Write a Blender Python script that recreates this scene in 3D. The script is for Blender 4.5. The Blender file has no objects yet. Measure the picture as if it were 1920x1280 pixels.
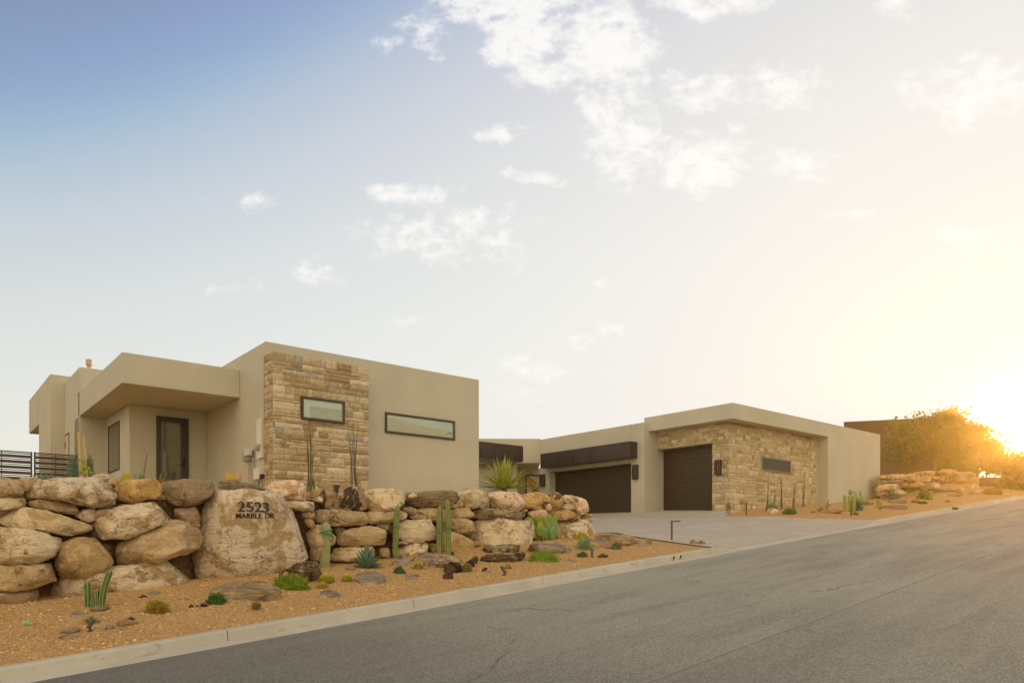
import bpy, bmesh, math, random
import numpy as np
from mathutils import Vector, Matrix, noise
from mathutils.bvhtree import BVHTree
SC=bpy.context.scene; COL=SC.collection
rad=math.radians
# ------------------------------------------------------------------ camera, world, sun
FPX=1355.0; HZ=1020.0; CZ=1.63            # focal length and horizon in photo pixels, eye height
cam=bpy.data.cameras.new('camera'); co=bpy.data.objects.new('camera',cam); COL.objects.link(co); SC.camera=co
co.location=(0,0,CZ); co.rotation_euler=(math.pi/2,0,0)
cam.sensor_width=36; cam.lens=36*FPX/1920; cam.shift_y=(HZ-640)/1920; cam.clip_start=.1; cam.clip_end=5000
SC.view_settings.view_transform='Standard'; SC.view_settings.look='None'; SC.view_settings.gamma=1
SC.view_settings.exposure=0; SC.view_settings.use_curve_mapping=False
SUN_AZ=rad(35.6); SUN_EL=rad(6.7)
w=bpy.data.worlds.new("World"); SC.world=w; w.use_nodes=True
def build_world():
    nt=w.node_tree; N=nt.nodes; L=nt.links
    bg=N['Background']; bg.inputs[1].default_value=.1
    def nd(t,**k):
        n=N.new(t)
        for a,b in k.items(): setattr(n,a,b)
        return n
    def math_(op,a,b=None,c=None,clamp=False):
        n=nd('ShaderNodeMath',operation=op,use_clamp=clamp)
        for i,x in enumerate((a,b,c)):
            if x is None: continue
            if isinstance(x,(int,float)): n.inputs[i].default_value=x
            else: L.new(x,n.inputs[i])
        return n.outputs[0]
    def ss(x,a,b,lo=0.,hi=1.):
        n=nd('ShaderNodeMapRange',interpolation_type='SMOOTHSTEP')
        L.new(x,n.inputs[0])
        for i,q in enumerate((a,b,lo,hi)): n.inputs[i+1].default_value=q
        return n.outputs[0]
    def mix(f,a,b,bt='MIX'):
        n=nd('ShaderNodeMix',data_type='RGBA',blend_type=bt)
        for i,x in ((0,f),(6,a),(7,b)):
            if isinstance(x,(int,float)): n.inputs[i].default_value=x
            elif isinstance(x,tuple): n.inputs[i].default_value=(*x,1)
            else: L.new(x,n.inputs[i])
        return n.outputs[2]
    sk=nd('ShaderNodeTexSky',sky_type='NISHITA'); sk.sun_disc=False
    sk.sun_elevation=SUN_EL; sk.sun_rotation=SUN_AZ; sk.altitude=900; sk.air_density=1; sk.dust_density=1.5; sk.ozone_density=1
    sc_=nd('ShaderNodeVectorMath',operation='SCALE'); L.new(sk.outputs[0],sc_.inputs[0]); sc_.inputs[3].default_value=.1
    mn=nd('ShaderNodeVectorMath',operation='MINIMUM'); L.new(sc_.outputs[0],mn.inputs[0]); mn.inputs[1].default_value=(1,1,1)
    cv=nd('ShaderNodeRGBCurve'); L.new(mn.outputs[0],cv.inputs[1])
    # the photograph is exposed for the shaded fronts, its sky compressed: the same response, per channel
    pts=[[(0,0),(.078,.262),(.1,.51),(.125,.67),(.16,.765),(.262,.86),(.5,.90),(1,.935)],
         [(0,0),(.115,.33),(.147,.58),(.18,.71),(.22,.79),(.323,.87),(.5,.895),(1,.915)],
         [(0,0),(.156,.47),(.198,.68),(.246,.76),(.361,.84),(.5,.86),(1,.87)]]
    m=cv.mapping
    for ci,pl in enumerate(pts):
        c=m.curves[ci]; c.points[0].location=pl[0]; c.points[1].location=pl[-1]
        for p in pl[1:-1]: c.points.new(*p)
    m.update()
    tc=nd('ShaderNodeTexCoord'); sp=nd('ShaderNodeSeparateXYZ'); L.new(tc.outputs['Generated'],sp.inputs[0])
    X,Y,Z=sp.outputs
    col=cv.outputs[0]
    # bright warm sky added behind the viewer to light the shaded fronts
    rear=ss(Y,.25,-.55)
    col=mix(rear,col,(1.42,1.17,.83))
    # dust at the horizon
    low=ss(Z,.16,.0)
    front=ss(Y,.0,.5)
    lf=math_('MULTIPLY',math_('MULTIPLY',low,front),.55)
    col=mix(lf,col,(.96,.93,.84))
    # glow round the sun
    sd=Vector((math.sin(SUN_AZ)*math.cos(SUN_EL),math.cos(SUN_AZ)*math.cos(SUN_EL),math.sin(SUN_EL)))
    dt=nd('ShaderNodeVectorMath',operation='DOT_PRODUCT'); L.new(tc.outputs['Generated'],dt.inputs[0]); dt.inputs[1].default_value=sd
    g1=ss(dt.outputs['Value'],math.cos(rad(32)),math.cos(rad(5)))
    col=mix(math_('MULTIPLY',g1,.18),col,(.97,.92,.82))
    g2=math_('POWER',math_('MAXIMUM',dt.outputs['Value'],0),900)
    col=mix(g2,col,(3.2,2.8,1.9))
    # thin high clouds: patches on the sky (direction tangents)
    yy=math_('MAXIMUM',Y,.05)
    cx=nd('ShaderNodeCombineXYZ'); L.new(math_('DIVIDE',X,yy),cx.inputs[0]); L.new(math_('DIVIDE',Z,yy),cx.inputs[1])
    wn=nd('ShaderNodeTexNoise'); wn.inputs['Scale'].default_value=9; wn.inputs['Detail'].default_value=2; L.new(cx.outputs[0],wn.inputs['Vector'])
    ws=nd('ShaderNodeVectorMath',operation='SUBTRACT'); L.new(wn.outputs['Color'],ws.inputs[0]); ws.inputs[1].default_value=(.5,.5,.5)
    wa=nd('ShaderNodeVectorMath',operation='MULTIPLY_ADD'); L.new(ws.outputs[0],wa.inputs[0]); wa.inputs[1].default_value=(.09,.06,0); L.new(cx.outputs[0],wa.inputs[2])
    P=wa.outputs[0]
    blobs=[(955,0,150,52,1),(985,70,85,75,1),(1130,85,105,105,1),(1030,150,110,38,.8),(790,60,60,45,.62),(728,82,45,20,.5),(805,98,35,22,.6),
      (1330,0,130,32,.85),(1305,160,75,48,.75),(1450,165,120,62,.62),(1175,262,95,95,.8),(1325,300,95,70,.85),(1490,305,95,36,.6),
      (940,255,60,30,.62),(1010,330,75,18,.62),(770,360,100,28,.66),(830,430,180,66,.62),(950,470,60,48,.5),(465,375,45,26,.52),(590,510,75,28,.42),
      (1140,530,60,16,.5),(1790,455,100,34,.62),(1595,402,70,16,.5),(1840,170,150,75,.68),(1665,18,70,30,.5),(990,690,80,30,.5),(1075,642,75,26,.42),
      (420,545,95,24,.33),(750,600,120,16,.3),(1150,605,40,26,.4),(1560,80,60,22,.4),(1000,745,90,22,.4)]
    acc=None
    for (u,v,ru,rv,s) in blobs:
        a=nd('ShaderNodeVectorMath',operation='MULTIPLY_ADD'); L.new(P,a.inputs[0])
        k=(FPX/ru/1.42,FPX/rv/1.38,0); a.inputs[1].default_value=k
        a.inputs[2].default_value=(-(u-960)/FPX*k[0],-(HZ-v)/FPX*k[1],0)
        ln=nd('ShaderNodeVectorMath',operation='LENGTH'); L.new(a.outputs[0],ln.inputs[0])
        q=ss(ln.outputs['Value'],1.05,.15,0,s)
        acc=q if acc is None else math_('MAXIMUM',acc,q)
    ad=math_('MULTIPLY',acc,front)
    mp=nd('ShaderNodeMapping'); mp.inputs['Rotation'].default_value=(0,0,rad(-20)); mp.inputs['Scale'].default_value=(1,1.35,1); L.new(cx.outputs[0],mp.inputs[0])
    n1=nd('ShaderNodeTexNoise'); n1.inputs['Scale'].default_value=17; n1.inputs['Detail'].default_value=9; n1.inputs['Roughness'].default_value=.64; n1.inputs['Distortion'].default_value=.3; L.new(mp.outputs[0],n1.inputs['Vector'])
    n2=nd('ShaderNodeTexNoise'); n2.inputs['Scale'].default_value=46; n2.inputs['Detail'].default_value=8; n2.inputs['Roughness'].default_value=.6; L.new(mp.outputs[0],n2.inputs['Vector'])
    nn=math_('ADD',math_('MULTIPLY',n1.outputs[0],.56),math_('MULTIPLY',n2.outputs[0],.44))
    th=math_('SUBTRACT',math_('ADD',nn,math_('MULTIPLY',ad,.30)),.555)
    den=ss(th,0.0,.26)
    den=math_('MULTIPLY',math_('MULTIPLY',den,ss(ad,.02,.35)),.80)
    col=mix(den,col,(1.05,1.035,.99))
    # below the horizon: the colour of dry land far off
    col=mix(ss(Z,.0,-.06),col,(.55,.44,.28))
    o=nd('ShaderNodeVectorMath',operation='SCALE'); L.new(col,o.inputs[0]); o.inputs[3].default_value=10
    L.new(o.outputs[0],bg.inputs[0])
build_world()
try: w.cycles.sampling_method='MANUAL'; w.cycles.sample_map_resolution=512
except Exception: pass
sl=bpy.data.lights.new('sun','SUN'); sl.energy=4.6; sl.angle=rad(.5); sl.color=(1,.64,.29)
so=bpy.data.objects.new('sun',sl); COL.objects.link(so)
sdir=Vector((math.sin(SUN_AZ)*math.cos(SUN_EL),math.cos(SUN_AZ)*math.cos(SUN_EL),math.sin(SUN_EL)))
so.rotation_euler=sdir.to_track_quat('Z','Y').to_euler(); so.location=(40,50,30)
# ------------------------------------------------------------------ coordinates
A=rad(44.3); cA,sA=math.cos(A),math.sin(A)      # the street runs along A and climbs 8.5 %
def xy(s,t): return (s*cA+t*sA, s*sA-t*cA)
def st(x,y): return (x*cA+y*sA, x*sA-y*cA)
def sst(x,a,b):
    q=min(1,max(0,(x-a)/(b-a))); return q*q*(3-2*q)
def road(s):
    if s<=58: return .085*s
    if s>=90: return .085*58+.085*16
    q=s-58; return .085*58+.085*(q-q*q/64)
KT=-9.5                                          # kerb line
def kerbh(s):                                    # kerb height along the street, dropped at the driveway
    return .15-.125*sst(s,16.3,17.6)*(1-sst(s,26.9,28.2))
def bed(s,t):
    d=max(0,KT-.15-t)
    return road(s)+kerbh(s)-.015+.42*min(1,d/3.2)**1.15+.03*max(0,min(d,10)-3.2)
def bedn(s,t):
    d=max(0,KT-.15-t)
    k=min(1,d/.7)*(1-sst(s,15.3,16.3)*(1-sst(s,28,29)))
    return bed(s,t)+k*(.05*noise.noise(Vector((s*.55,t*.8,3)))+.02*noise.noise(Vector((s*2.1,t*2.1,7))))
def terr(s,t):                                   # planted terrace behind the boulder wall
    d=max(0,-13.3-t)
    a=2.34+.042*min(s,16)
    return a+(3.12-a)*min(1,d/(6.3 if s>4 else 6.3+(4-s)*.35))
def ray(u,v,Y): return Vector(((u-960)/FPX*Y,Y,CZ+(HZ-v)/FPX*Y))
def hit(u,v,f=bedn,y0=6.,y1=90.):
    Y=y0
    while Y<y1:
        p=ray(u,v,Y); s,t=st(p.x,p.y)
        if p.z<=f(s,t): return p
        Y+=.03
    return ray(u,v,y1)
def tplane(u,v,t0):
    a=(u-960)/FPX; Y=t0/(a*sA-cA); return ray(u,v,Y)
rv=(.7709,.6369); lv=(-.6369,.7709)              # house axes: r along the street front, l away from it
PAD=3.12
# ------------------------------------------------------------------ mesh helpers
def tag(o,label=None,cat=None,group=None,kind=None):
    if label: o['label']=label
    if cat: o['category']=cat
    if group: o['group']=group
    if kind: o['kind']=kind
    return o
def empty(name,loc=(0,0,0),rz=0,label=None,cat=None,group=None):
    o=bpy.data.objects.new(name,None); COL.objects.link(o); o.location=loc; o.rotation_euler=(0,0,rz); o.empty_display_size=.2
    return tag(o,label,cat,group)
class MB:
    def __init__(s): s.v=[]; s.f=[]; s.m=[]
    def add(s,vs,fs,mi=0):
        n=len(s.v); s.v.extend([tuple(p) for p in vs]); s.f.extend([tuple(i+n for i in f) for f in fs]); s.m.extend([mi]*len(fs)); return s
    def box(s,x0,x1,y0,y1,z0,z1,mi=0):
        return s.add([(x0,y0,z0),(x1,y0,z0),(x1,y1,z0),(x0,y1,z0),(x0,y0,z1),(x1,y0,z1),(x1,y1,z1),(x0,y1,z1)],
          [(0,3,2,1),(4,5,6,7),(0,1,5,4),(1,2,6,5),(2,3,7,6),(3,0,4,7)],mi)
    def tube(s,pts,rs,n=8,cap=True,mi=0):
        pts=[Vector(p) for p in pts]; vs=[]; fs=[]
        if isinstance(rs,(int,float)): rs=[rs]*len(pts)
        up=Vector((0,0,1)); a=None
        for i,p in enumerate(pts):
            d=(pts[min(i+1,len(pts)-1)]-pts[max(i-1,0)]).normalized()
            if a is None: a=d.cross(up if abs(d.z)<.95 else Vector((1,0,0))).normalized()
            a=(a-d*a.dot(d)).normalized(); b=d.cross(a)
            for k in range(n):
                q=2*math.pi*k/n; vs.append(p+rs[i]*(a*math.cos(q)+b*math.sin(q)))
        for i in range(len(pts)-1):
            for k in range(n):
                k2=(k+1)%n; fs.append((i*n+k,i*n+k2,(i+1)*n+k2,(i+1)*n+k))
        if cap: fs.append(tuple(range(n))[::-1]); fs.append(tuple((len(pts)-1)*n+k for k in range(n)))
        return s.add(vs,fs,mi)
    def build(s,name,mats,parent=None,smooth=False,bevel=0,loc=None,rz=None):
        me=bpy.data.meshes.new(name); me.from_pydata(s.v,[],s.f)
        if not isinstance(mats,(list,tuple)): mats=[mats]
        for m in mats: me.materials.append(m)
        if any(s.m): me.polygons.foreach_set('material_index',s.m)
        if smooth: me.polygons.foreach_set('use_smooth',[True]*len(s.f))
        bm=bmesh.new(); bm.from_mesh(me)
        bmesh.ops.recalc_face_normals(bm,faces=bm.faces)
        if bevel:
            es=[e for e in bm.edges if len(e.link_faces)==2 and e.calc_face_angle(0)>.6]
            bmesh.ops.bevel(bm,geom=es,offset=bevel,segments=2,profile=.5,affect='EDGES',clamp_overlap=True)
        bm.to_mesh(me); bm.free()
        o=bpy.data.objects.new(name,me); COL.objects.link(o)
        if parent: o.parent=parent
        if loc: o.location=loc
        if rz is not None: o.rotation_euler=(0,0,rz)
        return o
def grid(name,S,T,zf,mat,skip=None,kind='structure',local=True,label=None):
    """height sheet over street coordinates; the object turns so that its own x runs along the street"""
    vs=[(s,-t,zf(s,t)) for s in S for t in T]; n=len(T); fs=[]
    for i in range(len(S)-1):
        for j in range(n-1):
            if skip and skip((S[i]+S[i+1])/2,(T[j]+T[j+1])/2): continue
            fs.append((i*n+j,(i+1)*n+j,(i+1)*n+j+1,i*n+j+1))
    me=bpy.data.meshes.new(name); me.from_pydata(vs,[],fs); me.materials.append(mat)
    me.polygons.foreach_set('use_smooth',[True]*len(fs))
    bm=bmesh.new(); bm.from_mesh(me)
    bmesh.ops.delete(bm,geom=[v for v in bm.verts if not v.link_faces],context='VERTS')
    for f in bm.faces:
        if f.normal.z<0: f.normal_flip()
    bm.to_mesh(me); bm.free()
    o=bpy.data.objects.new(name,me); COL.objects.link(o); o.rotation_euler=(0,0,A)
    if kind: o['kind']=kind
    return o
# (local x = s, local y = -t : rotating by A gives x=s cA + t sA, y = s sA - t cA)
# ------------------------------------------------------------------ materials
def newmat(name):
    m=bpy.data.materials.new(name); m.use_nodes=True; nt=m.node_tree; return m,nt,nt.nodes['Principled BSDF']
class NB:
    def __init__(s,nt): s.nt=nt
    def n(s,t,ins={},**k):
        q=s.nt.nodes.new(t)
        for a,b in k.items(): setattr(q,a,b)
        for a,b in ins.items(): s.set(q.inputs[a],b)
        return q
    def set(s,sock,v):
        if isinstance(v,bpy.types.NodeSocket): s.nt.links.new(v,sock)
        elif isinstance(v,(tuple,list)) and sock.type=='RGBA' and len(v)==3: sock.default_value=(*v,1)
        else: sock.default_value=v
    def math(s,op,a,b=0.,c=0.): 
        q=s.n('ShaderNodeMath',operation=op); s.set(q.inputs[0],a); s.set(q.inputs[1],b); s.set(q.inputs[2],c); return q.outputs[0]
    def mr(s,x,a,b,lo=0.,hi=1.,sm=True):
        q=s.n('ShaderNodeMapRange',interpolation_type='SMOOTHSTEP' if sm else 'LINEAR')
        for i,v in enumerate((x,a,b,lo,hi)): s.set(q.inputs[i],v)
        return q.outputs[0]
    def mix(s,f,a,b,bt='MIX'):
        q=s.n('ShaderNodeMix',data_type='RGBA',blend_type=bt); s.set(q.inputs[0],f); s.set(q.inputs[6],a); s.set(q.inputs[7],b); return q.outputs[2]
    def noise(s,vec,scale,detail=4,rough=.55,dist=0,out=0):
        q=s.n('ShaderNodeTexNoise',{'Scale':scale,'Detail':detail,'Roughness':rough,'Distortion':dist,'Vector':vec}); return q.outputs[out]
    def vor(s,vec,scale,feat='F1',out='Distance',rnd=1.):
        q=s.n('ShaderNodeTexVoronoi',{'Scale':scale,'Vector':vec,'Randomness':rnd},feature=feat); return q.outputs[out]
    def obj(s): return s.n('ShaderNodeTexCoord').outputs['Object']
    def map(s,vec,sc=(1,1,1),rot=(0,0,0),loc=(0,0,0)):
        return s.n('ShaderNodeMapping',{'Vector':vec,'Scale':sc,'Rotation':rot,'Location':loc}).outputs[0]
    def bump(s,h,dist,strength=1.,normal=None):
        q=s.n('ShaderNodeBump',{'Height':h,'Distance':dist,'Strength':strength})
        if normal is not None: s.set(q.inputs['Normal'],normal)
        return q.outputs[0]
    def sep(s,v): return s.n('ShaderNodeSeparateXYZ',{'Vector':v}).outputs
def simple(name,col,rough=.6,metal=0,var=.12,vs=6,bump=0,bs=60,spec=.5,col2=None):
    m,nt,b=newmat(name); g=NB(nt); o=g.obj()
    n=g.noise(o,vs,5,.6)
    c2=col2 or tuple(c*(1-var) for c in col)
    c=g.mix(g.mr(n,.3,.7),tuple(min(1,c*(1+var)) for c in col),c2)
    g.set(b.inputs['Base Color'],c); b.inputs['Roughness'].default_value=rough; b.inputs['Metallic'].default_value=metal
    b.inputs['Specular IOR Level'].default_value=spec
    if bump: g.set(b.inputs['Normal'],g.bump(g.noise(o,bs,4,.6),bump))
    return m
def m_stucco(name,col):
    m,nt,b=newmat(name); g=NB(nt); o=g.obj()
    n=g.noise(o,.9,4,.5); n2=g.noise(o,7,5,.65); n3=g.noise(o,90,3,.6); n4=g.noise(o,38,2,.5)
    c=g.mix(g.mr(n,.3,.7),tuple(q*.955 for q in col),tuple(min(1,q*1.045) for q in col))
    c=g.mix(g.mr(n2,.35,.7,0,.25),c,tuple(q*.90 for q in col))
    c=g.mix(g.mr(n3,.4,.75,0,.30),c,tuple(q*.84 for q in col))
    z=g.sep(g.n('ShaderNodeNewGeometry').outputs['Position'])[2]
    dirt=g.math('MULTIPLY',g.mr(z,4.0,3.1),g.mr(n2,.3,.7,.25,.8))
    c=g.mix(g.math('MULTIPLY',dirt,.35),c,tuple(q*w for q,w in zip(col,(.80,.74,.66))))
    g.set(b.inputs['Base Color'],c); b.inputs['Roughness'].default_value=.92; b.inputs['Specular IOR Level'].default_value=.25
    g.set(b.inputs['Normal'],g.bump(g.math('ADD',n3,g.math('MULTIPLY',n4,.8)),.006,.8))
    return m
def m_rock(name,base,light,dark,patch=.5,strata=0.,scale=1.,iron=(.42,.24,.09),blot=0.,ironk=.45):
    m,nt,b=newmat(name); g=NB(nt); o=g.obj()
    rnd=g.n('ShaderNodeObjectInfo').outputs['Random']
    off=g.n('ShaderNodeCombineXYZ',{0:g.math('MULTIPLY',rnd,37.),1:g.math('MULTIPLY',rnd,91.),2:g.math('MULTIPLY',rnd,13.)}).outputs[0]
    v=g.n('ShaderNodeVectorMath',{0:o,1:off},operation='ADD').outputs[0]
    n0=g.noise(v,1.1*scale,6,.55,.4); n1=g.noise(v,2.6*scale,7,.6,.7); n2=g.noise(v,9*scale,7,.65,.3); n3=g.noise(v,38,5,.65); n5=g.noise(v,5.,6,.62,1.2)
    c=g.mix(g.mr(n0,.35,.65),tuple(q*1.08 for q in base),tuple(q*.88 for q in base))
    n1b=g.math('ADD',g.math('MULTIPLY',n1,.72),g.math('MULTIPLY',n2,.28))
    c=g.mix(g.mr(n1b,.5-.12*patch+.04,.5-.12*patch+.13),c,light) if patch>0 else c
    c=g.mix(g.mr(n5,.56,.68,0,ironk),c,iron)
    c=g.mix(g.mr(n2,.58,.76,0,.42),c,dark)
    n6=g.noise(v,19,6,.72); c=g.mix(g.mr(n6,.5,.68,0,.5),c,light); c=g.mix(g.mr(n6,.42,.3,0,.28),c,tuple(q*.5 for q in base))
    c=g.mix(g.mr(n3,.4,.75,0,.25),c,tuple(q*.6 for q in base))
    if blot>0:
        nb=g.noise(g.map(v,loc=(5,3,1)),1.9*scale,7,.62,.9)
        c=g.mix(g.mr(nb,.57-.1*blot,.61-.1*blot,0,.9),c,dark)
    dv=g.n('ShaderNodeVectorMath',{0:g.map(v,sc=(1,1,1.9)),1:g.n('ShaderNodeVectorMath',{0:g.noise(v,2.4,6,.7,0,1),3:.85},operation='SCALE').outputs[0]},operation='ADD').outputs[0]
    ck=g.vor(dv,1.9,'DISTANCE_TO_EDGE'); ckm=g.math('MULTIPLY',g.mr(ck,.016,.002),g.mr(g.noise(v,1.7,3,.6),.42,.58))
    c=g.mix(g.math('MULTIPLY',ckm,.72),c,tuple(q*.45 for q in dark))
    sl_=g.noise(g.map(v,sc=(1,1,10),rot=(.2,.12,0)),1.6,6,.65,.6); c=g.mix(g.mr(sl_,.56,.68,0,.42),c,tuple(.5*(q+w_) for q,w_ in zip(dark,base)))
    hs=None
    if strata>0:
        sv=g.map(v,sc=(.8,.8,9),rot=(.12,.08,0))
        ns=g.noise(sv,2.2,6,.6,.5)
        c=g.mix(g.mr(ns,.45,.62,0,.6*strata),c,dark)
        hs=ns
    hue=g.n('ShaderNodeHueSaturation',{'Value':g.mr(rnd,0,1,1.1,1.32,False),'Saturation':g.mr(g.math('FRACT',g.math('MULTIPLY',rnd,7.3)),0,1,1.02,1.22,False),'Color':c}).outputs[0]
    g.set(b.inputs['Base Color'],hue); b.inputs['Roughness'].default_value=.88; b.inputs['Specular IOR Level'].default_value=.25
    h=g.math('ADD',g.math('MULTIPLY',n2,1.),g.math('MULTIPLY',n3,.35))
    h=g.math('ADD',h,g.math('MULTIPLY',n1,1.2))
    if hs is not None: h=g.math('ADD',h,g.math('MULTIPLY',hs,2.2*strata))
    cr=g.vor(g.map(v,sc=(1,1,1.6)),2.3,'DISTANCE_TO_EDGE')
    crm=g.mr(cr,.0,.03,0,1)
    h=g.math('ADD',h,g.math('MULTIPLY',n6,.6)); h=g.math('SUBTRACT',h,g.math('MULTIPLY',ckm,1.2)); h=g.math('ADD',h,g.math('MULTIPLY',sl_,.9)); nb1=g.bump(h,.06,1.)
    g.set(b.inputs['Normal'],nb1)
    return m
M={}
M['stucco']=m_stucco('stucco',(.555,.535,.43))
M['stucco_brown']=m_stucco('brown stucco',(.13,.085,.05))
M['rock_tan']=m_rock('tan sandstone',(.52,.385,.215),(.68,.54,.34),(.25,.16,.08),.6,iron=(.50,.31,.12))
M['rock_cream']=m_rock('cream sandstone',(.58,.44,.25),(.80,.68,.48),(.30,.20,.11),1.1,iron=(.52,.36,.16))
M['rock_pink']=m_rock('pink sandstone',(.64,.42,.26),(.88,.72,.56),(.38,.22,.13),.9,iron=(.56,.32,.16))
M['rock_grey']=m_rock('grey brown sandstone',(.36,.26,.16),(.50,.39,.25),(.13,.085,.05),.3)
M['rock_dark']=m_rock('dark blotched rock',(.46,.32,.20),(.60,.44,.30),(.035,.028,.022),.4,blot=.75,ironk=.1)
M['rock_rust']=m_rock('rust streaked sandstone',(.56,.38,.18),(.74,.54,.30),(.14,.085,.04),.5,blot=.25)
M['rock_sign']=m_rock('mottled sandstone',(.49,.35,.185),(.86,.74,.54),(.27,.20,.13),.85,scale=.8,iron=(.52,.30,.11),ironk=.6)
M['slate']=m_rock('layered slate',(.46,.36,.23),(.62,.51,.35),(.17,.12,.08),.4,strata=1.)
M['slate_grey']=m_rock('grey layered slate',(.38,.32,.25),(.56,.48,.37),(.15,.12,.10),.3,strata=.7)
M['slate_dark']=m_rock('dark lichened layered rock',(.16,.11,.055),(.52,.45,.31),(.05,.035,.02),.35,strata=1.,blot=.3)
M['rock_lava']=m_rock('dark volcanic stone',(.10,.065,.05),(.30,.23,.19),(.03,.02,.016),.0,blot=.2,ironk=.1)
# ------------------------------------------------------------------ ground materials
def m_gravel():
    m,nt,b=newmat('golden crushed gravel'); g=NB(nt); o=g.obj()
    v1=g.vor(o,78,'F1','Distance'); c1=g.vor(o,78,'F1','Color'); c2=g.vor(o,30,'F1','Color'); v2=g.vor(o,30,'F1','Distance')
    k=g.sep(c1)[0]; k2=g.sep(c2)[1]
    n=g.noise(o,1.1,5,.6); nf=g.noise(o,160,3,.6)
    c=g.mix(g.mr(k,.1,.95,0,1,False),(.60,.325,.105),(1.0,.66,.27))
    c=g.mix(g.mr(k2,.5,1,0,.5,False),c,(1.,.74,.36))
    c=g.mix(g.mr(k2,.25,.0,0,.6,False),c,(.34,.18,.08))
    c=g.mix(g.mr(v1,.25,.62,0,.40),c,(.17,.085,.032))
    c=g.mix(g.mr(n,.35,.7,0,.22),c,(.52,.31,.14))
    g.set(b.inputs['Base Color'],c); b.inputs['Roughness'].default_value=.95; b.inputs['Specular IOR Level'].default_value=.2
    h=g.math('ADD',g.math('MULTIPLY',v1,-1.),g.math('MULTIPLY',v2,-.8))
    g.set(b.inputs['Normal'],g.bump(g.math('ADD',h,g.math('MULTIPLY',nf,.3)),.02,.9))
    return m
def m_dirt():
    m,nt,b=newmat('dry earth'); g=NB(nt); o=g.obj()
    n=g.noise(o,3,8,.7); v=g.vor(o,14,'F1','Distance'); k=g.sep(g.vor(o,14,'F1','Color'))[0]
    c=g.mix(g.mr(n,.3,.7),(.09,.052,.025),(.23,.14,.065)); c=g.mix(g.mr(k,.6,1,0,.6,False),c,(.30,.19,.10))
    g.set(b.inputs['Base Color'],c); b.inputs['Roughness'].default_value=.95
    g.set(b.inputs['Normal'],g.bump(g.math('ADD',n,g.math('MULTIPLY',v,-.6)),.08,1)); return m
def m_asphalt():
    m,nt,b=newmat('worn asphalt'); g=NB(nt); o=g.obj(); sp=g.sep(o); S=sp[0]; T=sp[1]     # T = distance left of the viewer
    str_=g.noise(g.map(o,sc=(.16,1.3,1)),1.5,6,.6,.6); big=g.noise(g.map(o,sc=(.5,1,1)),.35,4,.5); fine=g.noise(o,150,3,.7); agg=g.vor(o,90,'F1','Color'); mid=g.noise(o,18,5,.7)
    sm=g.noise(g.map(o,sc=(.5,2.4,1)),2.6,7,.65,.8)
    k=g.sep(agg)[0]
    c=g.mix(g.mr(str_,.3,.72),(.225,.212,.148),(.40,.385,.270))
    c=g.mix(g.mr(big,.4,.65,0,.55),c,(.45,.43,.305))
    c=g.mix(g.mr(sm,.55,.78,0,.35),c,(.50,.475,.34))
    c=g.mix(g.mr(S,11.,0.,0,.8),c,(.12,.115,.104))  # sun sheen falling off down the street, painted as a darker tone
    c=g.mix(g.mr(k,.5,1,0,.6,False),c,(.60,.57,.44))
    c=g.mix(g.mr(k,.5,.0,0,.6,False),c,(.07,.062,.045))
    c=g.mix(g.mr(fine,.42,.7,0,.3),c,(.07,.062,.05))
    c=g.mix(g.mr(mid,.45,.75,0,.22),c,(.085,.076,.062))
    # paving seam
    wob=g.noise(o,2.2,4,.6); tt=g.math('ADD',T,g.math('MULTIPLY',wob,.09))
    d=g.math('ABSOLUTE',g.math('SUBTRACT',tt,3.70))
    far=g.mr(tt,3.70,3.66)
    c=g.mix(g.math('MULTIPLY',far,.14),c,(.15,.137,.105))
    wd=g.noise(o,9,3,.6)
    ragged=g.mr(g.math('ADD',d,g.math('MULTIPLY',wd,.03)),.05,.03)
    c=g.mix(g.math('MULTIPLY',ragged,.75),c,(.30,.275,.215))
    d2=g.math('ABSOLUTE',g.math('SUBTRACT',tt,3.675)); core=g.mr(g.math('ADD',d2,g.math('MULTIPLY',wd,.016)),.020,.010)
    c=g.mix(g.math('MULTIPLY',core,.6),c,(.09,.075,.05))
    # hair cracks
    cv=g.n('ShaderNodeVectorMath',{0:o,1:g.n('ShaderNodeVectorMath',{0:g.noise(o,1.6,5,.65,0,1),3:.55},operation='SCALE').outputs[0]},operation='ADD').outputs[0]
    e=g.vor(cv,.27,'DISTANCE_TO_EDGE'); cm=g.mr(e,.0045,.001)
    cm=g.math('MULTIPLY',cm,g.mr(g.noise(g.map(o,loc=(9,2,0)),.7,3,.6),.5,.58))
    c=g.mix(g.math('MULTIPLY',cm,.6),c,(.045,.038,.028))
    # oil stains
    e2=g.noise(g.map(o,sc=(.55,2.2,1),loc=(3,7,0)),1.7,5,.6)
    c=g.mix(g.mr(e2,.70,.78,0,.45),c,(.10,.072,.045))
    c=g.mix(g.mr(g.math('ADD',S,g.math('MULTIPLY',big,3.)),9.,1.,0,.5),c,(.085,.082,.076))     # darker down the street: the fading sun sheen put into the colour
    g.set(b.inputs['Base Color'],c); b.inputs['Roughness'].default_value=.62; b.inputs['Specular IOR Level'].default_value=.65
    h=g.math('ADD',g.math('ADD',fine,g.math('MULTIPLY',k,.6)),g.math('MULTIPLY',mid,.5))
    h=g.math('SUBTRACT',h,g.math('MULTIPLY',core,3.)); h=g.math('SUBTRACT',h,g.math('MULTIPLY',cm,2.))
    g.set(b.inputs['Normal'],g.bump(h,.008,.8)); return m
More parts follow.
